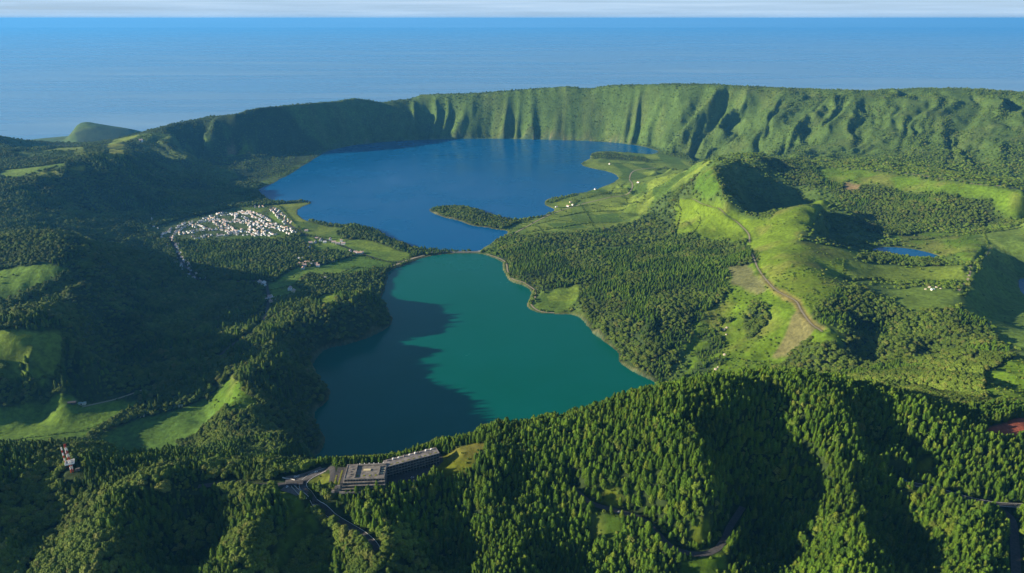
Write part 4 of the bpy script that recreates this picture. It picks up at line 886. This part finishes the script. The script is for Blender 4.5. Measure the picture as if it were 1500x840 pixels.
# --- bridge between the lakes
a_, b_ = at_z(632,370.5,0), at_z(706,369.8,0); bl = float(np.linalg.norm((b_-a_)[:2])); ba = math.atan2(b_[1]-a_[1], b_[0]-a_[0])
br = thing('bridge', 'long low stone causeway bridge between the green lake and the blue lake', 'bridge', (a_[0], a_[1], 0), ba)
def arch_body(x0, x1, y0, y1, z0, z1, arches):
    top = [(x0, z1), (x1, z1)]; bot = [(x1, z0)]
    for cx, r in sorted(arches, reverse=True):
        bot += [(cx+r, z0)]+[(cx+r*math.cos(t), z0+1.2+ (z1-z0-2.0)*math.sin(t)) for t in np.linspace(0, math.pi, 9)]+[(cx-r, z0)]
    bot += [(x0, z0)]; prof = top+bot; n = len(prof); bm = bmesh.new()
    f0 = bm.faces.new([bm.verts.new((x, y0, z)) for x, z in prof]); f1 = bm.faces.new([bm.verts.new((x, y1, z)) for x, z in reversed(prof)])
    v0, v1 = list(f0.verts), list(f1.verts)[::-1]
    for i in range(n): bm.faces.new((v0[i], v1[i], v1[(i+1) % n], v0[(i+1) % n]))
    bmesh.ops.triangulate(bm, faces=bm.faces); bmesh.ops.recalc_face_normals(bm, faces=bm.faces); me = bpy.data.meshes.new('causeway'); bm.to_mesh(me); bm.free(); return me
me_ = arch_body(0, bl, -7, 5, -2, 3.6, [(bl*.42, 5), (bl*.55, 5)]); me_.materials.append(rough_mat('bridge_stone', (0.22, 0.20, 0.17), .3, .4)); link(bpy.data.objects.new('causeway', me_), br)
part('carriageway', [(0, bl, -5.8, 3.8, 3.62, 3.72)], RM['paving'], br); part('parapet', [(0, bl, -7, -6.3, 3.61, 4.7)], M_WHITE, br); part('parapet', [(0, bl, 4.3, 5, 3.61, 4.7)], M_WHITE, br)
# --- low walls of the car parks
for (p, q), lb in ((((414,700.5),(432,704.0)), 'long pale low wall along the upper car park'), (((427,713.5),(438,725)), 'pale low wall along the lower car park'), (((431,711.5),(439,719)), 'short pale wall beside the grass island of the junction'), (((444,725),(449,731)), 'short pale wall at the hairpin bend'), (((458,740),(466,741)), 'pale concrete wall across the foot of the hairpin')):
    a_, b_ = hit(*p), hit(*q); V = []; F = []; d = b_-a_; ln_ = float(np.linalg.norm(d[:2])); t = thing('low_wall', lb, 'wall', a_, math.atan2(d[1], d[0]), 'low walls of the car parks'); dz = d[2]/ln_
    for nm, y0, y1, z0, z1, m_ in (('wall_body', -.35, .35, -1.0, 1.5, M_WHITE), ('coping', -.45, .45, 1.51, 1.7, M_CONC)):
        V = []; F = []; box_vf(V, F, 0, ln_, y0, y1, z0, z1); V = [(x, y, z+dz*x) for x, y, z in V]; mesh_obj(nm, V, F, m_, t)
# --- cars
M_TYRE = mat('tyre', (.02, .02, .02), .8)
def loft(secs):     # secs: list of (x, half width, z0, z1)
    V = []; F = []
    for x, w, z0, z1 in secs: V += [(x,-w,z0),(x,w,z0),(x,w*.92,z1),(x,-w*.92,z1)]
    for i in range(len(secs)-1):
        for k in range(4): a = i*4+k; b = i*4+(k+1) % 4; F.append((a, b, b+4, a+4))
    n_ = len(V); F += [(3,2,1,0), (n_-4,n_-3,n_-2,n_-1)]; return V, F
def car(px_, py_, rz, c, cname, label, on=None):
    p = hit(px_, py_); t = thing('parked_car', label, 'car', (p[0], p[1], p[2]+.25), rz, 'cars parked on the near roads'); m = mat('car_paint_'+cname, c, .35, .5)
    V, F = loft([(-2.1,.78,.45,.8),(-1.9,.86,.3,.95),(-.9,.9,.28,1.0),(.9,.9,.28,.98),(1.8,.86,.3,.82),(2.15,.74,.42,.68)]); mesh_obj('body', V, F, m, t)
    V, F = loft([(-1.75,.74,.93,.96),(-1.3,.76,.95,1.42),(.2,.76,.97,1.46),(1.0,.74,.95,.99)]); g = mesh_obj('cabin_glass', V, F, M_GLASS, t); part('car_roof', [(-1.25,.2,-.68,.68,1.44,1.5)], m, t)
    for sx in (-1.3, 1.3):
        for sy in (-.82, .82):
            W_ = []; G_ = []; lathe(W_, G_, [(.02,-.1),(.33,-.1),(.33,.1),(.02,.1)], 12, random.Random(1)); Mx = Matrix.Translation((sx, sy, .33)) @ Matrix.Rotation(math.pi/2, 4, 'X'); mesh_obj('wheel', [Mx @ v for v in W_], G_, M_TYRE, t)
for a in ((433,699.3,.3,(.8,.8,.8),'white','white car parked on the upper car park by the trees'), (437,698.6,1.4,(.5,.5,.52),'silver','silver car parked on the upper car park by the trees'), (449,696.2,.4,(.04,.045,.05),'black','black car parked on the upper car park'), (463,692.3,.5,(.8,.8,.8),'white','white car near the hotel entrance drive'),
          (421,713.6,1.2,(.8,.8,.8),'white','white car parked on the lower car park'), (604,700.5,.2,(.55,.57,.6),'silver','silver car standing on the dark hotel forecourt'), (1325,704.5,-.4,(.03,.2,.45),'blue','blue car in the shade of the lay-by road'),
          (1462,738,-.1,(.8,.8,.8),'white','white car parked on the lay-by near the forest corner'), (1489,741,-.1,(.1,.1,.11),'grey','dark grey car parked on the lay-by near the forest corner'), (907,751,.1,(.5,.5,.52),'silver','silver car on the shaded forest road below the grassy clearing')):
    car(*a)
# --- houses
WALLS = {'white': (.80, .84, .90), 'cream': (.72, .62, .42), 'grey': (.45, .44, .43)}; ROOFS = {'terracotta': (.44, .33, .30), 'brown': (.34, .29, .27), 'grey': (.52, .52, .54), 'orange': (.50, .34, .26), 'blue': (.25, .42, .62)}
def house_mesh(wall, roof, lx, ly, h):
    V = [(-lx,-ly,-2),(lx,-ly,-2),(lx,ly,-2),(-lx,ly,-2),(-lx,-ly,h),(lx,-ly,h),(lx,ly,h),(-lx,ly,h),(-lx,0,h+ly*.62),(lx,0,h+ly*.62)]
    F = [(0,1,5,4),(2,3,7,6),(1,2,6,9,5),(3,0,4,8,7)]; mi = [0]*4; e = .45; i = len(V)
    zr = h+ly*.62+.12; V += [(-lx-e,-ly-e,h-.2),(lx+e,-ly-e,h-.2),(lx+e,0,zr),(-lx-e,0,zr),(lx+e,ly+e,h-.2),(-lx-e,ly+e,h-.2)]; F += [(i,i+1,i+2,i+3),(i+3,i+2,i+4,i+5)]; mi += [1, 1]
    # chimney, door and windows
    for b, m_ in (((lx*.5,lx*.5+.9,-.5,.5,h+ly*.2,zr+1.0), 0), ((-.55,.55,-ly-.06,-ly+.02,-.1,2.1), 2), ((-lx*.75,-lx*.4,-ly-.06,-ly+.02,.9,2.2), 2), ((lx*.4,lx*.75,-ly-.06,-ly+.02,.9,2.2), 2), ((lx-.02,lx+.06,-.7,.7,.9,2.2), 2), ((-lx-.06,-lx+.02,-.7,.7,.9,2.2), 2)):
        n0 = len(F); box_vf(V, F, *b); mi += [m_]*(len(F)-n0)
    me = bpy.data.meshes.new('house'); me.from_pydata([tuple(v) for v in V], [], F)
    for q in (mat('wall_'+wall, WALLS[wall], .85, .1), mat('tiles_'+roof, ROOFS[roof], .85, .1), M_GLASS): me.materials.append(q)
    me.polygons.foreach_set('material_index', np.array(mi, np.int32)); me.update(); return me
HM = [(w, r, house_mesh(w, r, lx, ly, h)) for w, r, lx, ly, h in (('white','terracotta',6,4.5,4.2),('white','terracotta',5,4.2,5.8),('white','brown',6.5,4.6,4.4),('white','grey',5.5,4.5,5),('cream','terracotta',6,4.5,4.6),('white','orange',7.5,4.4,4.2),('grey','grey',9,5.5,4.5),('white','blue',5,4,4))]
rh = random.Random(21); PLACED = []; HOUSES = []
def house(x, y, rz, where, group, pick=None, force=False, sc_=0.74):
    sc_ *= rh.uniform(.82, 1.15)
    if not force and any((x-a)**2+(y-b)**2 < 8.5**2 for a, b in PLACED): return
    if float(sdist(np.array([x]), np.array([y]))[0]) < 6: return
    PLACED.append((x, y)); w, r, me = HM[pick] if pick is not None else rh.choices(HM, (5,5,4,3,2,3,1.2,.5))[0]
    HOUSES.append((x, y, float(hsample(x, y))+.3, rz, sc_, me, f'{w} house with {r} roof {where}', group))
def street(pp, step, where, group, side=11, skip=.12, sides=(-1, 1)):
    P = resample(np.array([hit(a, b) for a, b in pp]), step)
    for i in range(len(P)-1):
        d = P[i+1]-P[i]; a = math.atan2(d[1], d[0])
        for sg in sides:
            if rh.random() < skip: continue
            s_ = side+rh.uniform(-4, 9); house(P[i, 0]-math.sin(a)*s_*sg+rh.uniform(-4, 4), P[i, 1]+math.cos(a)*s_*sg+rh.uniform(-4, 4), a+rh.choice((0, 0, math.pi/2, math.pi))+rh.gauss(0, .08), where, group)
VG = 'houses of the lakeside village'
for pp, wh in (([(244,345),(262,334),(278,327),(310,323),(345,324),(380,328),(425,337)], 'on the long main street of the lakeside village'), ([(258,344),(290,338),(330,336),(365,339),(405,346)], 'on the lower street of the lakeside village'),
               ([(296,323),(320,316),(345,312),(372,314),(392,326)], 'on the upper street of the lakeside village'), ([(345,314),(362,326),(385,341)], 'on the cross street of the lakeside village'), ([(360,310),(384,320),(404,334)], 'on the diagonal street near the lake side of the village'),
               ([(312,320),(330,334),(345,344)], 'on the narrow middle lane of the village'), ([(285,330),(300,338)], 'on the short western lane of the village'), ([(284,349),(320,345),(350,342),(392,345)], 'at the field edge below the village'), ([(402,332),(418,338),(432,343)], 'at the lakeward end of the village')):
    street(pp, 11.0, wh, VG, 11, .2)
for pp, wh in (([(368,304.5),(392,302.5)], 'in the short row above the village pasture'), ([(398,306),(412,318),(424,329)], 'along the straight lakeside street')): street(pp, 15, wh, VG, 9, .2)
street([(245,348),(255,364),(263,381),(276,398),(294,411)], 12, 'on the shaded street south of the village', 'houses of the shaded street', 12, .05); street([(300,413),(335,414)], 22, 'on the shaded street beyond its bend', 'houses of the shaded street', 11, .2, (-1,))
street([(200,330),(222,328),(244,338)], 20, 'on the western outskirts of the village', VG, 12, .4)
for px_, py_, wh in [(455,357,'a'),(462,356,'a'),(470,353,'a'),(476,356,'a'),(484,352,'a'),(489,356,'a'),(495,358,'a'),(500,354,'a'),(503,358,'a'),(448,362,'a'),(453,364,'a'),(464,350,'a'),
                     (441,388,'b'),(446,390,'b'),(450,386,'b'),(455,389,'b'),(460,384,'b'),(462,388,'b'),(444,394,'b'),(466,391,'b'),(474,379,'b'),(482,383,'b'),(487,383,'b'),(442,381,'b'),(478,409,'b'),(484,412,'b'),
                     (513,369,'c'),(521,371,'c'),(527,372,'c'),(530,371,'c'),(449,339,'c'),(380,415,'d'),(386,417,'d'),(396,437,'d'),(400,440,'d'),(404,438,'d'),(409,441,'d'),(414,437,'d'),(378,441,'d'),(383,442,'d'),(389,440,'d'),(398,443,'d'),(406,443,'d'),(425,425,'d'),(430,428,'d')]:
    p = hit(px_, py_); wh2 = {'a': 'in the hamlet below the wooded lake knoll', 'b': 'in the hamlet between fields west of the bridge', 'c': 'alone beside the avenue to the bridge', 'd': 'at the crossroads of the shaded valley'}[wh]; house(p[0], p[1], rh.choice((.1, 1.65, 3.2)), wh2, 'houses of the hamlets', None, True, 1.1)
for px_, py_, wh in [(836,297,'in the farmstead on the lake plain'),(839,301,'in the farmstead on the lake plain'),(832,303,'in the farmstead on the lake plain'),(893,241,'on the pasture by the far shore'),(872,278,'by the plain road near the blue lake'),(935,268,'on the plain below the small green hill'),(815,304,'on the small lake point east of the island'),(808,306,'on the small lake point east of the island')]:
    p = hit(px_, py_); house(p[0], p[1], rh.random()*3, wh, 'farmhouses on the lake plain', rh.choice((0, 4, 5)), True, .85)
p = hit(207,208); house(p[0], p[1], .3, 'alone on the dark western rim', 'lone houses', 1, True, 1.6)
HOUSES.sort(key=lambda q: q[1]/q[4]+(1e5 if not -20 < project(q[0], q[1], q[2])[0] < 1520 else 0))
for x, y, z, rz, s_, me, lb, gr in HOUSES[:300]:
    o = link(bpy.data.objects.new('house', me)); o.location = (x, y, z); o.rotation_euler = (0, 0, rz); o.scale = (s_,)*3; tag(o, lb, 'house', gr)
bm = bmesh.new(); allm = []
for x, y, z, rz, s_, me, lb, gr in HOUSES[300:]:
    ids = []
    for m_ in me.materials:
        if m_ not in allm: allm.append(m_)
        ids.append(allm.index(m_))
    n0 = len(bm.verts); f0 = len(bm.faces); bm.from_mesh(me); bm.verts.ensure_lookup_table(); bm.faces.ensure_lookup_table()
    bmesh.ops.transform(bm, matrix=Matrix.Translation((x, y, z)) @ Matrix.Rotation(rz, 4, 'Z') @ Matrix.Scale(s_, 4), verts=bm.verts[n0:])
    for f in bm.faces[f0:]: f.material_index = ids[f.material_index]
me = bpy.data.meshes.new('far_village_houses'); bm.to_mesh(me); bm.free()
for m_ in allm: me.materials.append(m_)
tag(link(bpy.data.objects.new('far_village_houses', me)), 'farthest white houses of the lakeside village packed into one mass', 'houses', kind='stuff')
for px_, py_, lb, rz in ((120,592,'long pale farm shed at the edge of the valley pasture',.15), (106,591,'small dark-roofed farm shed beside the long pale one',.2), (265,595,'small pale shed on the shaded pasture',.4), (208,610,'low pale trough shed beside the hedge',.6), (1366,425,'low pale farm ruin on the crater bench',.2), (388,419,'small hall by the valley crossroads',1.2)):
    p = hit(px_, py_); t = thing('farm_shed', lb, 'shed', p, rz, 'farm sheds'); L2 = 7 if 'long' in lb else 4
    part('shed_wall', [(-L2, L2, -3, 3, -1.5, 3)], M_WHITE if 'dark' not in lb else M_DARK, t)
    V = [(-L2-.5,-3.5,2.95),(L2+.5,-3.5,2.95),(L2+.5,0,4.6),(-L2-.5,0,4.6),(L2+.5,3.5,2.95),(-L2-.5,3.5,2.95)]; mesh_obj('shed_roof', V, [(0,1,2,3),(3,2,4,5),(1,4,2),(0,3,5)], mat('sheet_roof', (.42,.55,.55), .5) if 'dark' not in lb else mat('dark_roof', (.06,.06,.07), .6), t)
    part('shed_door', [(-1.2, 1.2, -3.08, -3.01, -.5, 2.4)], M_GLASS, t)
# church tower
p = hit(224, 325); ch = thing('church', 'white church with square bell tower on the village edge', 'church', p, .4)
part('nave', [(0, 18, -4.5, 4.5, -1.5, 7)], M_WHITE, ch); V = [(0,-5,6.9),(18.4,-5,6.9),(18.4,0,10),(0,0,10),(18.4,5,6.9),(0,5,6.9)]; mesh_obj('nave_roof', V, [(0,1,2,3),(3,2,4,5),(1,4,2),(0,3,5)], MATS['tiles_terracotta'], ch); tw = part('bell_tower', [(-5, 0, -2.5, 2.5, -1.5, 15)], M_WHITE, ch)
i_ = [(-5.3,-2.8,15.02),(.3,-2.8,15.02),(.3,2.8,15.02),(-5.3,2.8,15.02),(-2.5,0,20)]; mesh_obj('spire', i_, [(0,1,4),(1,2,4),(2,3,4),(3,0,4),(3,2,1,0)], MATS['tiles_grey'], tw)
part('belfry_opening', [(-3.2,-1.8,-2.56,-2.51,10,13)], M_GLASS, tw)
# pale rocks on the slopes
def rock(px_, py_, r, lb):
    p = hit(px_, py_); bm = bmesh.new(); bmesh.ops.create_icosphere(bm, subdivisions=2, radius=r)
    for v in bm.verts: v.co *= 1+.35*(float(vnoise(np.array([v.co.x*1.7/r+px_]), np.array([v.co.y*1.7/r+v.co.z/r*2]), 4)[0])-.5); v.co.z *= .6
    me = bpy.data.meshes.new('rock'); bm.to_mesh(me); bm.free(); me.materials.append(rough_mat('pale_rock', (.36,.32,.25), .35, .5)); o = link(bpy.data.objects.new('rock', me)); o.location = (p[0], p[1], p[2]); tag(o, lb, 'rock', 'pale rocks on the slopes')
for a in ((1061,483,5),(1065,480,4),(1062,520,5),(1049,541,5),(1052,538,3),(1064,490,3)): rock(*a, 'pale bare rock on the grassy slope above the green lake')
for a in ((1356,424,4),(1362,421,5),(1372,421,4),(1378,423,3)): rock(*a, 'white rock of the outcrop on the crater bench')
print('houses', len(PLACED))
